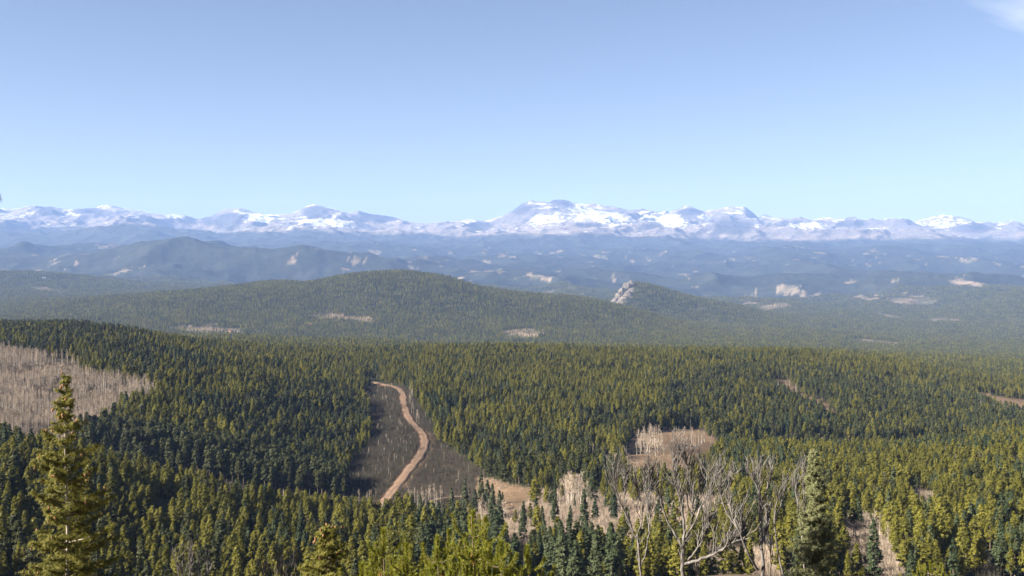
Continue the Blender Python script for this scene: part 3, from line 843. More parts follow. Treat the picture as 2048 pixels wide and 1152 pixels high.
def make_tree(kind, crown, trunk):
    e = empty(kind, (0, 0, 0))
    t = obj('trunk', trunk, e); c = obj('crown', crown, e)
    return e
protos = {}
def place_tree(kind, q, loc, r, s, label, group=None, cat=None):
    lib = {'pine_tree': PINES + PINES_SHADE_DARK, 'spruce_tree': SPRUCES}
    if kind == 'aspen_tree': tm, cm = ASPENS[q]
    else: cm, tm = lib[kind][q]
    key = (kind, q)
    if key not in protos:
        e = protos[key] = make_tree(kind, cm, tm)
    else:
        e = copy_tree(protos[key])
        for w in ('group',):
            if w in e: del e[w]
    e.location = loc; e.rotation_euler = (0, 0, r); e.scale = s
    return tag(e, label, cat or kind.replace('_', ' '), group)

ZONES = [(60, 'in the dark stand at the bottom left corner'), (230, 'in the dark stand just behind the big coned pine'), (520, 'between the tall coned pine and the short coned pine'),
         (720, 'in the stand around the short coned pine'), (900, 'behind the bright yellow pine tops'), (1060, 'between the bright pine tops and the creek meadow'),
         (1235, 'below the round aspen clump'), (1460, 'behind the wide bare grey shrub'), (1700, 'behind the pale fir'), (1860, 'by the brushy opening right of the fir'), (9999, 'on the sunny slope at the lower right edge')]
for i in ind:
    kind = 'spruce_tree' if shape[i] in (6, 7) else 'pine_tree'
    zone = next(t for e_, t in ZONES if px[i] < e_)
    tint = 'dark spruce' if kind == 'spruce_tree' else ('dark green pine' if shape[i] >= 8 else 'slim olive pine' if shape[i] in (1, 3) else 'olive green pine')
    hh = 'tall' if sz[i] > 0.98 else ('short' if sz[i] < 0.78 else 'medium')
    place_tree(kind, int(shape[i]) - (6 if kind == 'spruce_tree' else 2 if shape[i] >= 8 else 0), P3[i], rz[i], SC[i], '%s %s %s' % (hh, tint, zone), 'near trees ' + zone)

PS = jitter_grid(13, -1e9, 1e9, SINGLE_END, 9000, 0.58, 0.45)
ZS = height(PS[:, 0], PS[:, 1]); KS = cover(PS[:, 0], PS[:, 1], ZS)
ks = ((KS == 3) & (rng.uniform(size=len(ZS)) < 0.30 + 1.2 * np.clip(fbm(PS[:, 0], PS[:, 1], 60, 3, 180), 0, 1))) | ((KS == 5) & (rng.uniform(size=len(ZS)) < 0.05))
PS = np.stack([PS[:, 0], PS[:, 1], ZS - 0.2], 1)[ks]; ns = len(PS); sS = rng.uniform(0.6, 1.15, ns)
scatter('meadow_pines', PS, rng.uniform(0, 6.28, ns), np.stack([sS, sS, sS], 1), rng.integers(0, 6, ns), COL_PINE, 'scattered pines dotting the tan clearings far away', 'trees')
# distant groves
P = jitter_grid(GROVE * 0.97, -1e9, 1e9, SINGLE_END, 9300, 0.60, 0.2)
X, Y = P[:, 0], P[:, 1]; Z = height(X, Y)
K = cover(X, Y, Z)
keep = (K == 0)
X, Y, Z = X[keep], Y[keep], Z[keep]; n = len(X)
print('groves', n)
tilt = rng.integers(0, 4, n) * (math.pi / 2)
s1 = rng.uniform(0.9, 1.1, n)
scatter('distant_forest', np.stack([X, Y, Z], 1), tilt, np.stack([np.ones(n), np.ones(n), s1], 1), rng.integers(0, 7, n), COL_GROVE, 'hazy green forest covering the far rounded hill and the plain before it', 'forest')

# aspens and brush
P = np.vstack([jitter_grid(2.3, -700, -60, 500, 1060), jitter_grid(3.0, -100, 500, 400, 1050)])
X, Y = P[:, 0], P[:, 1]; Z = height(X, Y); K = cover(X, Y, Z)
cl_ = fbm(X, Y, 22, 3, 170)
k1v = (K == 2) & (Y > 560) & (rng.uniform(size=len(X)) < 0.030) & (dist_to(ROAD, X, Y) > 6)
k1 = k1v | (K == 1) & (rng.uniform(size=len(X)) < 0.50 + 1.3 * cl_)
A = np.stack([X, Y, Z - 0.1], 1)[k1]; n = len(A)
sa = rng.uniform(0.35, 0.85, n) * (1 + 0.5 * cl_[k1]) * np.where(k1v[k1], 0.7, 1)
scatter('aspen_thicket', A, rng.uniform(0, 6.28, n), np.stack([sa, sa, sa], 1), rng.integers(0, 4, n), COL_ASPEN, 'thicket of bare pale aspens in the clearing on the left hill', 'aspen thicket')
dr = np.minimum(dist_to(ROAD, X, Y) - 2.5, dist_to(TRACK, X, Y) - 0.5)
k2 = ((K == 2) & (dr > 2) & (rng.uniform(size=len(X)) < 0.8)) | ((K == 3) & (rng.uniform(size=len(X)) < 0.12 + 0.8 * (fbm(X, Y, 18, 3, 160) > 0.0)) & (dr > 1.5) & (Y < 620)) | ((K == 1) & (rng.uniform(size=len(X)) < 0.4))
P2 = jitter_grid(1.8, -300, 300, 256, 570)
X2, Y2 = P2[:, 0], P2[:, 1]; Z2 = height(X2, Y2); K2 = cover(X2, Y2, Z2)
B = np.vstack([np.stack([X, Y, Z], 1)[k2], np.stack([X2, Y2, Z2], 1)[((K2 == 2) & (Y2 < 420)) | ((K2 == 4) & (rng.uniform(size=len(X2)) < 0.72 + 0.8 * fbm(X2, Y2, 14, 3, 190)))]]); n = len(B)
sb = rng.uniform(0.5, 1.15, n)
kb = rng.integers(0, 4, n); KB = cover(B[:, 0], B[:, 1], B[:, 2]); kb = np.where((KB == 2) & (kb == 2), 1, kb); kb = np.where(KB == 3, 2, kb); sb = np.where(KB == 3, sb * 0.55, sb); kb = np.where(KB == 4, 2, np.where((KB == 1) & (kb == 1), 2, kb)); sb = np.where(KB == 4, sb * 0.95, sb)
scatter('brush_thicket', B, rng.uniform(0, 6.28, n), np.stack([sb, sb, sb], 1), kb, COL_BRUSH, 'grey brown leafless brush covering the valley around the dirt road', 'brush')
#@@DETAILS
# ------------------------------------------------------------------ single aspens
ASPEN_SPOTS = [
    (36, 1112, 1180, 1008, 12, 12.5, 'bare white aspen in the round pale clump beside the creek meadow', 'aspens of the round clump'),
    (34, 1272, 1328, 898, 14, 13.0, 'bare aspen in the tall tan clump left in the hollow clearing', 'aspens left in the hollow clearing'),
    (14, 1350, 1412, 893, 10, 11.5, 'bare white aspen on the right rim of the hollow clearing', 'aspens right in the hollow clearing'),
    (16, 190, 244, 786, 5, 13.0, 'tall white aspen against the dark pine edge right of the big coned pine', 'tall aspens at the pine edge'),
    (8, 60, 138, 728, 5, 12.5, 'tall aspen at the top of the left clearing under the dark pines', 'aspens at the top of the left clearing'),
    (3, 275, 315, 775, 3, 10.0, 'lone thin aspen at the right tip of the left clearing', 'aspens at the tip of the left clearing'),
    (12, 815, 882, 1014, 6, 10.0, 'bare cream aspen at the valley bottom beside the pale track', 'aspens beside the track'),
    (9, 955, 1010, 1046, 10, 10.5, 'bare grey aspen between the dark creek spruces', 'aspens among the creek spruces'),
    (10, 1172, 1262, 925, 0, 9.5, 'bare aspen in the row along the dark pine edge left of the hollow clearing', 'aspens along the dark pine edge'),
    (12, 818, 850, 0, 0, 9.0, 'pale aspen along the right verge of the dirt road', 'aspens along the road'),
    (8, 1960, 2044, 826, 5, 11.0, 'pale aspen in the far right gap between the pine slopes', 'aspens in the far right gap'),
    (6, 1530, 1600, 780, 8, 10.0, 'thin pale aspen in the stony strip on the right hand slope', 'aspens in the stony strip'),
    (5, 1735, 1790, 1090, 25, 9.0, 'bare tan aspen in the opening right of the pale fir', 'aspens right of the fir'),
]
ra = np.random.default_rng(77)
for n_, a_, b_, row_, dr_, h_, lab_, grp_ in ASPEN_SPOTS:
    for i in range(n_):
        u = (i + ra.uniform(0.1, 0.9)) / n_
        p_ = a_ + (b_ - a_) * u
        if row_ == 0: r_ = 780 + 72 * u; p_ = 817 + 8 * ra.uniform() + 40 * max(0, u - 0.55)
        elif lab_.startswith('bare aspen in the row'): r_ = 912 + 34 * u + ra.uniform(-3, 3)
        else: r_ = row_ + ra.uniform(-dr_, dr_)
        g = on_ground(p_, r_, 280, 1500)
        q = int(ra.integers(4)); dome = 0.62 + 0.5 * math.sin(math.pi * u) if n_ >= 34 else 1.0; s = dome * h_ / [10, 11.5, 8.5, 9.5][q] * ra.uniform(0.8, 1.1)
        place_tree('aspen_tree', q, g - Vector((0, 0, 0.1)), ra.uniform(0, 6.28), (s, s, s), lab_, grp_, 'aspen')

# ------------------------------------------------------------------ spruces standing at known places by the creek
for i, (p_, r_, h_, lab_) in enumerate([
    (1110, 1052, 15, 'dark bushy spruce pair member left of the round aspen clump'),
    (1168, 1060, 15, 'tall dark spruce just below the round aspen clump'),
    (1149, 1018, 6.5, 'small dark spruce alone in front of the round aspen clump'),
    (962, 1015, 17, 'tall dark spruce where the pale track reaches the meadow'),
    (985, 1042, 16, 'broad dark spruce right of the track end'),
    (1005, 1040, 12, 'narrow dark spruce on the meadow edge'),
    (903, 1048, 16, 'slender dark spruce rising beside the pale track'),
    (930, 1020, 15, 'dark spruce left of the pale track end'),
    (808, 1050, 9, 'short dark spruce right of the road bottom'),
    (1046, 1085, 13, 'dark spruce in front of the creek meadow'),
    (1318, 950, 8, 'small dark spruce below the hollow clearing'),
    (1300, 955, 7, 'narrower dark spruce below the hollow clearing'),
    (1402, 1042, 8, 'dark spruce tip against the pinkish brush behind the bare shrubs')]):
    g = on_ground(p_, r_, 300, 900)
    q = i % 3; s = h_ / [14.5, 12, 16][q]
    place_tree('spruce_tree', q, g - Vector((0, 0, 0.1)), i * 1.3, (s * 1.05, s * 1.05, s), lab_, None, 'spruce')

# ------------------------------------------------------------------ the trees close to the camera
def pix(p_, r_, Y): return np.array([(p_ - 1024) / F * Y, Y, -(r_ - HOR) / F * Y])

M_LIMBER = foliage('limber_pine_needles', (0.095, 0.103, 0.016), (0.27, 0.235, 0.045), scale=3.5, transl=0.35, rnd=0.0)
M_FIR = foliage('pale_fir_needles', (0.10, 0.12, 0.048), (0.31, 0.30, 0.16), scale=4.5, transl=0.35, rnd=0.0)
M_YOUNG = foliage('young_pine_needles', (0.10, 0.125, 0.012), (0.30, 0.28, 0.03), scale=5.0, transl=0.35, rnd=0.0)
M_OLDN = foliage('old_brown_needles', (0.20, 0.10, 0.03), (0.36, 0.20, 0.06), scale=6, transl=0.25, rnd=0.0)
M_CONE = plain('brown_cones', (0.16, 0.085, 0.040), (0.30, 0.17, 0.085), 30)
M_PALEBARK = plain('pale_pine_bark', (0.22, 0.19, 0.155), (0.42, 0.37, 0.31), 12, stretch=(1, 1, 0.4))

def cone_mesh():
    z = np.array([0, -0.025, -0.06, -0.10, -0.125]); R = np.array([0.008, 0.028, 0.034, 0.024, 0.004])
    v, f = tube(np.stack([0 * z, 0 * z, z], 1), R, 6)
    return mesh('pine_cone', v, f, [M_CONE])
CONE = cone_mesh()

def curve3(p0, p1, p2, n=7):
    t = np.linspace(0, 1, n)[:, None]
    return (1 - t) ** 2 * p0 + 2 * t * (1 - t) * p1 + t * t * p2

def big_pine(name, base, h, prof, nb, seed, mat, label, ncone=0, tuft=0.10, k=9, sub=7, rise=0.45, bark=None, wid=0.15, cat='pine tree', sag=0.0, extra=()):
    """a tree near the camera: trunk, every bough a part, needles and cones; PROF gives the reach of the boughs along the height"""
    r = np.random.default_rng(seed); bark = bark or M_PALEBARK
    e = empty(name, base)
    z = np.linspace(-0.3, h, 12)
    P = np.stack([0.05 * np.sin(z * 0.8 + seed), 0.05 * np.cos(z * 0.6), z], 1)
    R = 0.0085 * h * np.clip(1 - z / h, 0.05, 1)
    v, f = tube(P, R, 8); obj('trunk', mesh('trunk', v, f, [bark], True), e)
    cen, out, sizes = [], [], []; tips = []
    hs = np.sort(r.uniform(0.06, 0.985, nb))
    boughs = [(u, i * 2.399 + r.uniform(-0.5, 0.5), np.interp(u, prof[0], prof[1]) * r.uniform(0.50, 1.18)) for i, u in enumerate(hs)] + list(extra)
    for i, (u, a, L) in enumerate(boughs):
        d = np.array([math.cos(a), math.sin(a), 0])
        p0 = np.array([np.interp(u * h, z, P[:, 0]), np.interp(u * h, z, P[:, 1]), u * h])
        ri = rise * (0.6 + 0.9 * u) * r.uniform(0.6, 1.3)
        p1 = p0 + d * L * 0.55 + np.array((0, 0, L * (0.10 - sag))); p2 = p0 + d * L + np.array((0, 0, L * (ri - sag)))
        Q = curve3(p0, p1, p2)
        v, f = tube(Q, np.linspace(0.014 + 0.012 * L, 0.004, len(Q)), 5)
        obj('branch', mesh('branch', v, f, [M_BARK if i % 6 else bark], True), e)
        tips.append(p2)
        m = max(5, int(sub * L * 3.6 + 6))
        for s in range(m):
            t = r.uniform(0.16, 1.0) if L > 0.5 else r.uniform(0.0, 1)
            c0 = Q[0] * (1 - t) ** 2 + 2 * t * (1 - t) * p1 + t * t * p2
            sd = np.array([-d[1], d[0], 0]) * r.choice((-1, 1))
            dd = d * r.uniform(0.3, 1.0) + sd * r.uniform(0.1, 1.0) + np.array((0, 0, r.uniform(-0.15, 0.6) - sag))
            dd /= np.linalg.norm(dd)
            l2 = (0.10 + 0.34 * L * (1.15 - t)) * r.uniform(0.5, 1.2)
            q = max(2, int(l2 / (tuft * 0.75)))
            for w in range(q):
                cen.append(c0 + dd * l2 * (w + 0.7) / q + r.normal(size=3) * tuft * 0.2); out.append(dd); sizes.append(tuft * r.uniform(0.75, 1.15))
    for i in range(int(h * 55)):
        u = r.uniform(0.12, 0.99); a = r.uniform(0, 6.283); d = np.array([math.cos(a), math.sin(a), 0.3]); l_ = r.uniform(0.05, 0.45) * np.interp(u, prof[0], prof[1])
        cen.append(np.array([np.interp(u * h, z, P[:, 0]), np.interp(u * h, z, P[:, 1]), u * h]) + d * l_); out.append(d); sizes.append(tuft)
    cen = np.array(cen); out = np.array(out)
    v, f = tuft_tris(cen, out, np.array(sizes), k, 0.25, wid, r)
    obj('crown', mesh('crown', v, f, [mat]), e)
    for i in range(ncone):
        j = r.integers(len(tips)); t = tips[j]
        if t[2] < 0.3 * h and r.uniform() < 0.7: continue
        o = obj('pine_cone', CONE, e, t + r.normal(size=3) * np.array((0.10, 0.10, 0.08)) - np.array((0, 0, 0.02)))
        o.rotation_euler = (r.normal() * 0.4, r.normal() * 0.4, r.uniform(0, 6)); s = r.uniform(0.8, 1.3); o.scale = (s, s, s)
    return tag(e, label, cat), len(f)

YB = 38.0
b = pix(133, 1300, YB); h = (1300 - 748) / F * YB
e_, nt_ = big_pine('coned_pine', b, h, ([0, 0.15, 0.42, 0.60, 0.75, 0.82, 0.9, 0.96, 1], [1.5, 1.55, 1.5, 1.15, 0.9, 0.62, 0.42, 0.22, 0.05]), 128, 11, M_LIMBER,
    'tall open pine hung with brown cones rising at the left edge', 120, 0.095, 12, 7, 0.35, wid=0.11)
b = pix(653, 1256, 32.0); h = (1256 - 1050) / F * 32
big_pine('coned_pine', b, h, ([0, 0.3, 0.55, 0.75, 0.9, 1], [0.75, 0.78, 0.66, 0.42, 0.24, 0.05]), 70, 12, M_LIMBER,
    'short bushy pine with brown cones left of the yellow pine tops', 40, 0.08, 12, 9, 0.35, wid=0.11)
b = pix(1629, 1225, 30.0); h = (1225 - 897) / F * 30
big_pine('fir_tree', b, h, ([0, 0.22, 0.36, 0.50, 0.60, 0.72, 0.85, 0.95, 1], [0.70, 0.68, 0.64, 0.50, 0.37, 0.27, 0.18, 0.07, 0.02]), 130, 13, M_FIR,
    'pale silvery green young fir right of the bare grey shrubs', 0, 0.062, 12, 14, 0.30, None, 0.13, 'fir tree', 0.12)
# a pine whose bough just enters at the left edge of the frame
b = pix(-165, 1330, 20.0); h = 10.2
big_pine('pine_tree', b, h, ([0, 0.35, 0.5, 0.65, 0.8, 0.92, 1], [0.2, 0.3, 0.85, 1.0, 0.95, 0.5, 0.05]), 90, 14, M_LIMBER,
    'dark pine bough tip poking in at the left edge against the sky', 0, 0.09, 10, 8, 0.3, extra=[(0.775, 0.02, 1.34), (0.79, -0.06, 1.30)])

# young pines with upright needle brushes
def brush_shoot(p0, p1, p2, r, dens=1.0, nl=0.046):
    Q = curve3(p0, p1, p2, 9)
    L = np.linalg.norm(np.diff(Q, axis=0), axis=1).sum()
    n = int(L * 1050 * dens)
    t = r.uniform(0.0, 1, n) ** 0.8
    x = t * 8; i = np.minimum(x.astype(int), 7); fr = (x - i)[:, None]
    c = Q[i] * (1 - fr) + Q[i + 1] * fr
    ax = Q[i + 1] - Q[i]; ax /= np.linalg.norm(ax, axis=1)[:, None]
    d = r.normal(size=(n, 3)); d -= (d * ax).sum(1)[:, None] * ax; d /= np.linalg.norm(d, axis=1)[:, None]
    dd = d * 0.8 + ax * r.uniform(0.45, 1.0, n)[:, None]; dd /= np.linalg.norm(dd, axis=1)[:, None]
    w = np.cross(dd, r.normal(size=(n, 3))); w /= np.linalg.norm(w, axis=1)[:, None]
    s = nl * r.uniform(0.75, 1.2, n)[:, None]
    v = np.stack([c - w * 0.0038, c + w * 0.0038, c + dd * s], 1).reshape(-1, 3)
    return v, Q
def young_pine(top, zbase, label, seed, whorls=4, spread=0.42):
    r = np.random.default_rng(seed)
    h = top[2] - zbase
    base = np.array([top[0], top[1], zbase])
    e = empty('young_pine', base)
    z = np.linspace(-0.2, h - 0.05, 8)
    v, f = tube(np.stack([0.03 * np.sin(z * 2), 0 * z, z], 1), 0.03 * np.clip(1 - z / h, 0.2, 1), 6)
    obj('trunk', mesh('trunk', v, f, [M_BARK], True), e)
    green, brown = [], []
    v, Q = brush_shoot(np.array([0.03 * math.sin(2 * (h - 0.36)), 0, h - 0.36]), np.array([0, 0, h - 0.18]), np.array([0, 0, h]), r, 1.5, 0.048); green.append(v)
    for wv in range(whorls):
        zz = h - 0.30 - 0.27 * wv
        nbr = 5 if wv else 4
        for j in range(nbr):
            a = j * 6.283 / nbr + wv * 0.7 + r.uniform(-0.35, 0.35)
            L = (0.15 + spread * (0.30 + 0.27 * wv)) * r.uniform(0.75, 1.15)
            d = np.array([math.cos(a), math.sin(a), 0]); p0 = np.array([0, 0, zz])
            up = L * r.uniform(0.75, 1.15)
            v, Q = brush_shoot(p0 + d * L * 0.28, p0 + d * L * 0.95 + np.array((0, 0, 0.05)), p0 + d * L + np.array((0, 0, up)), r, 1.0); green.append(v)
            vt, ft = tube(np.vstack([[p0], Q]), 0.007, 4); obj('branch', mesh('branch', vt, ft, [M_BARK]), e)
            for s in range(2 if wv else 0):
                sd = np.array([-d[1], d[0], 0]) * (1 if s else -1)
                q0 = Q[3]; v2, _ = brush_shoot(q0, q0 + (d * 0.5 + sd) * L * 0.28, q0 + (d * 0.4 + sd * 0.6) * L * 0.35 + np.array((0, 0, 0.5 * up)), r, 0.9, 0.042); green.append(v2)
            if wv and r.uniform() < 0.5:
                v3, _ = brush_shoot(p0 + d * L * 0.08, p0 + d * L * 0.3, p0 + d * L * 0.45, r, 0.7, 0.05); brown.append(v3)
    g = np.vstack(green); obj('crown', mesh('crown', g, np.arange(len(g)).reshape(-1, 3), [M_YOUNG]), e)
    if brown:
        g = np.vstack(brown); obj('old_needles', mesh('old_needles', g, np.arange(len(g)).reshape(-1, 3), [M_OLDN]), e)
    return tag(e, label, 'young pine')
for i, (p_, r_, Y_, lab_) in enumerate([
    (766, 1058, 13.0, 'yellow green young pine, leftmost spire of the bright tops at bottom centre'),
    (812, 1087, 12.0, 'low young pine just right of the leftmost bright spire'),
    (874, 1072, 12.5, 'bushy young pine with rusty inner needles amid the bright tops'),
    (897, 1058, 14.5, 'thin young pine between the bushy one and the tallest bright spire'),
    (946, 1022, 13.0, 'tallest bright yellow green pine spire at bottom centre'),
    (971, 1035, 13.8, 'bright pine spire just right of the tallest one'),
    (1000, 1082, 12.5, 'small young pine right of the two tallest spires'),
    (1055, 1092, 13.5, 'slim young pine, rightmost of the bright tops'),
    (722, 1128, 12.0, 'lowest young pine tip left of the bright spires'),
    (1860, 1122, 26.0, 'bright green pine top at the lower right edge')]):
    young_pine(pix(p_, r_, Y_), height(np.array([(p_ - 1024) / F * Y_]), np.array([Y_]))[0], lab_, 900 + i, 4 if Y_ < 20 else 7, 0.26 if Y_ < 20 else 0.5)

# bare dead shrubs: limbs traced in space, twigs grown from them
def dead_tree(limbs, Y, label, seed, crown, ntw=70, dens=1.0, base=None, cat='dead tree', lscale=1.0):
    """LIMBS: lists of (px, row, depth offset, radius px); CROWN: (row where twigs end, spread)"""
    r = np.random.default_rng(seed)
    b = pix(*(base or limbs[0][0][:2]), Y)
    e = empty('dead_tree', b)
    first = True; twig_v, twig_f, tn = [], [], 0
    M = MB(); count = 0
    def grow(p, d, L, rad, depth):
        nonlocal count
        n = 6; Q = [p]; dirs = [d]
        for i in range(n):
            d = d + r.normal(size=3) * 0.10 + np.array((0, 0, 0.15)); d = d / np.linalg.norm(d)
            Q.append(Q[-1] + d * L / n); dirs.append(d)
        Q = np.array(Q)
        M.add(*tube(Q, np.linspace(rad, rad * 0.55, n + 1), 4)); count += 1
        if depth > 0:
            for i in range(r.integers(2, 4)):
                j = r.integers(1, n + 1)
                dd = dirs[j] + r.normal(size=3) * np.array((0.55, 0.55, 0.25)); dd = dd / np.linalg.norm(dd)
                grow(Q[j], dd, L * r.uniform(0.5, 0.8), max(rad * 0.72, 0.0075), depth - 1)
    for li, pts in enumerate(limbs):
        Pp = np.array([pix(a, c, Y + dz) for a, c, dz, _ in pts]) - b
        Rr = np.array([q[3] for q in pts]) * 0.60 / F * Y
        n = len(Pp)
        k = np.linspace(0, n - 1, 5 * (n - 1) + 1)
        Pc = catmull(Pp, 5)
        Rc = np.interp(np.linspace(0, n - 1, len(Pc)), np.arange(n), Rr)
        Pc[1:-1] += r.normal(size=(len(Pc) - 2, 3)) * 0.008
        v, f = tube(Pc, Rc, 7)
        obj('trunk' if first else 'branch', mesh('trunk' if first else 'branch', v, f, [M_GREY], True), e)
        L = np.linalg.norm(np.diff(Pc, axis=0), axis=1).sum()
        m = max(2, int(0.55 * ntw * dens * L / 1.6 / (3.0 if first and len(limbs) > 1 else 1.0)))
        for i in range(m):
            j = int(len(Pc) * (0.30 + 0.70 * math.sqrt(r.uniform()))) - 1; j = max(1, j)
            tan = Pc[j] - Pc[j - 1]; tan = tan / np.linalg.norm(tan)
            up = tan * 0.7 + np.array((0, 0, 0.55)) + r.normal(size=3) * np.array((0.34, 0.34, 0.16)); up = up / np.linalg.norm(up)
            grow(Pc[j], up, r.uniform(0.25, 0.75) * crown * lscale, min(max(Rc[j] * 0.7, 0.010), 0.016), 1 if r.uniform() < 0.75 else 2)
        first = False
    tw = obj('twigs', M.mesh('twigs', [M_GREY], True), e); tw['kind'] = 'stuff'
    return tag(e, label, cat)
dead_tree([[(1284, 1172, 0, 4.5), (1280, 1130, 0, 4), (1276, 1085, 0, 3.5)],
           [(1276, 1085, 0, 3.4), (1262, 1055, 0.1, 3.2), (1248, 1020, 0.2, 2.6), (1232, 985, 0.2, 1.8), (1229, 955, 0.1, 1.0)],
           [(1284, 1130, 0, 3), (1294, 1095, -0.2, 2.8), (1299, 1050, -0.2, 2.4), (1298, 1010, -0.1, 1.8), (1286, 965, 0, 1.0)],
           [(1272, 1075, 0, 2), (1284, 1040, 0.2, 1.8), (1282, 1000, 0.3, 1.4), (1268, 962, 0.4, 0.9)],
           [(1248, 1020, 0.2, 1.6), (1250, 985, 0, 1.2), (1247, 955, 0, 0.8)]], 28.0,
          'bare grey forked dead shrub, leftmost of those at the lower right', 31, 0.9, 34)
dead_tree([[(1366, 1175, 0, 7.5), (1365, 1130, 0, 7), (1367, 1092, 0, 6)],
           [(1366, 1095, 0, 4.5), (1352, 1072, 0.1, 4), (1334, 1040, 0.2, 3.4), (1322, 1005, 0.2, 2.6), (1306, 972, 0.2, 1.6), (1303, 950, 0.2, 1)],
           [(1367, 1092, 0, 5), (1369, 1060, 0, 4.4), (1362, 1010, -0.1, 3.2), (1352, 965, -0.1, 2.2), (1346, 925, 0, 1.1)],
           [(1368, 1085, 0, 4), (1382, 1050, 0.2, 3.4), (1385, 1000, 0.3, 2.6), (1380, 955, 0.3, 1.6), (1370, 918, 0.2, 1)],
           [(1372, 1075, 0, 4), (1392, 1040, -0.2, 3.4), (1405, 1005, -0.2, 2.6), (1424, 980, -0.2, 1.6), (1432, 955, -0.2, 1)],
           [(1385, 1020, 0.3, 2.4), (1398, 980, 0.2, 1.8), (1404, 940, 0.1, 1)],
           [(1376, 1120, 0, 3.4), (1396, 1095, -0.3, 2.8), (1412, 1065, -0.4, 2.0), (1417, 1040, -0.4, 1.0)],
           [(1370, 1128, 0, 5.2), (1398, 1120, -0.5, 5), (1432, 1106, -0.8, 4.2), (1462, 1088, -1.0, 3.4), (1490, 1062, -1.1, 1.6)]], 28.0,
          'wide bare grey dead shrub with a fan of upright twigs', 32, 1.0, 44)
dead_tree([[(1524, 1176, 0, 6.5), (1526, 1130, 0, 5.8), (1522, 1090, 0, 5.2), (1520, 1040, 0, 4.4), (1522, 1000, 0, 3.6)],
           [(1522, 1000, 0, 3.2), (1510, 965, 0.1, 2.2), (1492, 940, 0.1, 1.0)],
           [(1522, 1000, 0, 3.2), (1518, 970, -0.1, 2.2), (1516, 938, -0.1, 1.0)],
           [(1522, 1005, 0, 3.0), (1536, 975, 0.1, 2.2), (1545, 945, 0.1, 1.0)],
           [(1522, 1092, 0, 3.8), (1532, 1060, 0.2, 3.4), (1534, 1020, 0.2, 2.4)],
           [(1516, 1140, 0, 4.2), (1496, 1106, -0.3, 3.8), (1478, 1062, -0.4, 3.2), (1462, 1025, -0.3, 2.4), (1458, 985, -0.3, 1.4), (1462, 962, -0.3, 0.9)],
           [(1476, 1058, -0.4, 3), (1456, 1030, -0.2, 2.6), (1444, 1000, -0.1, 1.8), (1440, 978, 0, 1.0)]], 27.0,
          'bare grey dead tree with a twiggy crown, left of the pale fir', 33, 0.62, 36)
dead_tree([[(1572, 1172, 0, 3.2), (1562, 1130, 0, 3), (1552, 1080, 0.1, 2.8), (1550, 1030, 0.1, 2.4), (1556, 990, 0.1, 1.2)],
           [(1551, 1040, 0.1, 2.2), (1564, 1005, 0.2, 1.6), (1566, 985, 0.2, 1.0)],
           [(1540, 1172, 0.3, 1.6), (1541, 1120, 0.3, 1.4), (1540, 1080, 0.3, 1.0)]], 28.5,
          'thin leaning grey dead shrub touching the pale fir', 34, 0.8, 30)
dead_tree([[(1612, 1178, 0, 3), (1606, 1100, 0, 2.6), (1598, 1030, 0, 2.2), (1590, 970, 0, 1.0)],
           [(1602, 1050, 0, 2), (1608, 1010, 0, 1.6), (1606, 965, 0, 1)]], 31.5,
          'dead grey twigs showing behind the left side of the pale fir', 35, 0.9, 34)
for i, (p_, r_, w_, lab_) in enumerate([(368, 1106, 10, 'small grey dead twigs at the bottom left, leftmost tuft'), (400, 1101, 14, 'small grey dead shrub of upright twigs at the bottom left'),
                                        (540, 1122, 14, 'grey dead twigs at the bottom edge left of the short coned pine'), (578, 1128, 12, 'low grey dead twigs touching the short coned pine')]):
    dead_tree([[(p_, 1262, 0, 2.4), (p_ - 2, 1200, 0, 2.2), (p_ - w_ * 0.3, r_ + 14, 0, 1.0)],
               [(p_, 1210, 0, 2), (p_ - w_, 1165, 0.1, 1.6), (p_ - w_ * 1.3, r_ + 12, 0.1, 0.8)],
               [(p_, 1210, 0, 2), (p_ + w_, 1165, -0.1, 1.6), (p_ + w_ * 1.2, r_ + 12, 0, 0.8)]], 22.0, lab_, 40 + i, 0.55, 26)

# ------------------------------------------------------------------ rock face on the dome hill
def rock(seed, size):
    import bmesh
    bm = bmesh.new(); bmesh.ops.create_icosphere(bm, subdivisions=4, radius=1.0)
    v = np.array([x.co[:] for x in bm.verts]); f = [[q.index for q in p.verts] for p in bm.faces]; bm.free()
    d = 1 + 0.30 * ridged(v[:, 0] * 3 + seed, v[:, 2] * 2 + v[:, 1] * 2, 2.2, 4, seed) + 0.10 * fbm(v[:, 0] * 9, v[:, 2] * 5 + v[:, 1] * 4, 1.0, 3, seed)
    return v * d[:, None] * np.array(size), f
R_ = MB(); RC = None
for i, (p_, r_, sx, sz_) in enumerate([(1263, 572, 17, 26), (1254, 578, 18, 30), (1246, 586, 17, 28), (1258, 592, 16, 22), (1239, 595, 16, 26), (1248, 600, 14, 20), (1232, 603, 13, 18), (1226, 609, 11, 12)]):
    g_ = on_ground(p_, r_, 5300, 6500)
    if RC is None: RC = np.array(g_)
    v, f = rock(50 + i, (sx * 1.3, 26, sz_ * 1.2)); R_.add(v + np.array(g_) - RC + np.array((0, 6, -4)), f)
M_ROCK, n_, l_, b_ = new_mat('pale_granite')
g_ = n_.new('ShaderNodeNewGeometry'); t_ = noise_node(n_, l_, 0.05, 6, g_.outputs['Position'], 0.65)
l_.new(ramp(n_, l_, t_.outputs[0], [(0.35, (0.062, 0.053, 0.045)), (0.65, (0.19, 0.165, 0.14))]).outputs[0], b_.inputs['Base Color'])
tag(obj('rock_outcrop', R_.mesh('rock_outcrop', [M_ROCK]), None, RC), 'pale bare rock face on the left end of the wooded dome hill', 'rock outcrop')

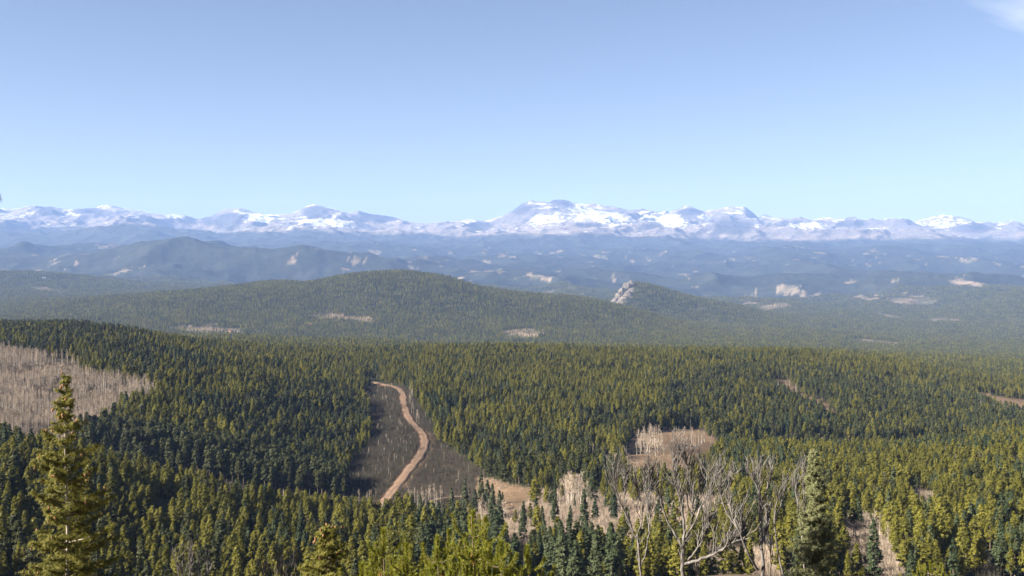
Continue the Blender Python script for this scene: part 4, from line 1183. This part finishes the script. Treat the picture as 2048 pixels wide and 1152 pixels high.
# ------------------------------------------------------------------ cabins far off among the trees
M_WALLC = plain('cabin_boards', (0.42, 0.22, 0.11), (0.58, 0.33, 0.18), 1.0)
M_WALLW = plain('pale_cabin_boards', (0.40, 0.38, 0.36), (0.52, 0.50, 0.48), 1.0)
M_ROOF = plain('cabin_roofing', (0.34, 0.30, 0.28), (0.5, 0.46, 0.43), 1.0)
M_ROOFR = plain('red_cabin_roofing', (0.36, 0.16, 0.10), (0.46, 0.22, 0.14), 1.0)
def cabin(p_, r_, rz, wall, roof, s, lab):
    s *= 0.85
    g = on_ground(p_, r_, 900, 9000)
    e = empty('cabin', g, rz, s)
    w, d, h, t = 6.0, 4.0, 4.0, 3.0
    v = [(-w, -d, -1.5), (w, -d, -1.5), (w, d, -1.5), (-w, d, -1.5), (-w, -d, h), (w, -d, h), (w, d, h), (-w, d, h), (-w, 0, h + t), (w, 0, h + t)]
    obj('wall', mesh('wall', v, [(0, 1, 5, 4), (2, 3, 7, 6), (1, 2, 6, 9, 5), (3, 0, 4, 8, 7), (4, 5, 9, 8), (6, 7, 8, 9)], [wall]), e)
    q = 0.25
    rv = []
    for sgn in (-1, 1):
        rv += [(-w - 0.6, sgn * (d + 0.7), h - 0.5), (w + 0.6, sgn * (d + 0.7), h - 0.5), (w + 0.6, 0, h + t + 0.05), (-w - 0.6, 0, h + t + 0.05)]
        rv += [(x, y, z + q) for x, y, z in rv[-4:]]
    fs = []
    for o_ in (0, 8): fs += [tuple(i + o_ for i in f) for f in [(0, 1, 2, 3), (4, 7, 6, 5), (0, 4, 5, 1), (2, 6, 7, 3), (1, 5, 6, 2), (0, 3, 7, 4)]]
    obj('roof', mesh('roof', rv, fs, [roof]), e)
    tag(e, lab, 'cabin')
cabin(620, 651, 0.4, M_WALLC, M_ROOFR, 1.2, 'orange brown cabin below the tan clearing on the far hill')
cabin(462, 665, 0.9, M_WALLC, M_ROOFR, 1.3, 'reddish cabin, left one of the pair beyond the left hill crest')
cabin(479, 667, 0.2, M_WALLC, M_ROOF, 1.3, 'brown cabin, right one of the pair beyond the left hill crest')
cabin(140, 633, 0.3, M_WALLW, M_ROOF, 1.3, 'pale cabin low on the far left slope above the dark hill crest')
cabin(88, 558, 0.6, M_WALLW, M_WALLW, 2.0, 'tiny white house on the far left ridge')
cabin(1088, 662, 0.7, M_WALLC, M_ROOF, 1.2, 'brown cabin in the clearing on the middle of the far hill')
cabin(1906, 690, 0.3, M_WALLW, M_WALLW, 1.4, 'small white house amid forest at the far right')
cabin(1790, 657, 0.5, M_WALLW, M_WALLW, 1.6, 'small white house on the hazy plain beyond the tan field')

# ------------------------------------------------------------------ wisp of cloud high at the right
cm, cn, cl, cb = new_mat('thin_cloud')
cn.remove(cb)
pvc = cn.new('ShaderNodeVolumePrincipled'); pvc.inputs['Color'].default_value = (1, 1, 1, 1); pvc.inputs['Anisotropy'].default_value = -0.4
tc = cn.new('ShaderNodeTexCoord'); mp_ = cn.new('ShaderNodeMapping'); mp_.inputs['Scale'].default_value = (1.3, 0.8, 2.6); mp_.inputs['Rotation'].default_value = (0, 0.25, 0)
cl.new(tc.outputs['Object'], mp_.inputs[0])
tn_ = noise_node(cn, cl, 1.1, 6, mp_.outputs[0], 0.6)
ln = cn.new('ShaderNodeVectorMath'); ln.operation = 'LENGTH'; cl.new(tc.outputs['Object'], ln.inputs[0])
fa = cn.new('ShaderNodeMath'); fa.operation = 'SUBTRACT'; fa.inputs[0].default_value = 1.0; cl.new(ln.outputs['Value'], fa.inputs[1])
ad = cn.new('ShaderNodeMath'); ad.operation = 'MULTIPLY_ADD'; cl.new(tn_.outputs[0], ad.inputs[0]); ad.inputs[1].default_value = 3.2; ad.inputs[2].default_value = -1.75
su = cn.new('ShaderNodeMath'); su.operation = 'ADD'; cl.new(fa.outputs[0], su.inputs[0]); cl.new(ad.outputs[0], su.inputs[1])
mu = cn.new('ShaderNodeMath'); mu.operation = 'MULTIPLY'; mu.use_clamp = False; cl.new(su.outputs[0], mu.inputs[0]); mu.inputs[1].default_value = 0.00035
mxx = cn.new('ShaderNodeMath'); mxx.operation = 'MAXIMUM'; cl.new(mu.outputs[0], mxx.inputs[0]); mxx.inputs[1].default_value = 0.0
cl.new(mxx.outputs[0], pvc.inputs['Density']); cl.new(pvc.outputs[0], cn['Material Output'].inputs['Volume'])
import bmesh
bm = bmesh.new(); bmesh.ops.create_icosphere(bm, subdivisions=3, radius=1.0)
me = bpy.data.meshes.new('cloud'); bm.to_mesh(me); bm.free(); me.materials.append(cm)
cl_o = obj('cloud', me, None, pix(2072, 18, 15000)); cl_o.scale = (1050, 700, 330)
cl_o.rotation_euler = (0, 0.30, 0)
tag(cl_o, 'thin white wisp of cloud in the upper right corner of the sky', 'cloud')


# ------------------------------------------------------------------ the air
hz, hn, hl, hb = new_mat('haze_air')
hn.remove(hb)
pv = hn.new('ShaderNodeVolumePrincipled')
pv.inputs['Color'].default_value = (0.345, 0.535, 1.0, 1)
pv.inputs['Density'].default_value = 0.75 / 24000
pv.inputs['Anisotropy'].default_value = 0.0
hl.new(pv.outputs[0], hn['Material Output'].inputs['Volume'])
x0, x1, y0, y1, z0, z1 = -76000, 76000, -200, 33600, -900, 1500
bv = [(x, y, z) for x in (x0, x1) for y in (y0, y1) for z in (z0, z1)]
bf = [(0, 1, 3, 2), (4, 6, 7, 5), (0, 4, 5, 1), (2, 3, 7, 6), (0, 2, 6, 4), (1, 5, 7, 3)]
tag(obj('haze', mesh('haze', bv, bf, [hz])), kind='stuff')
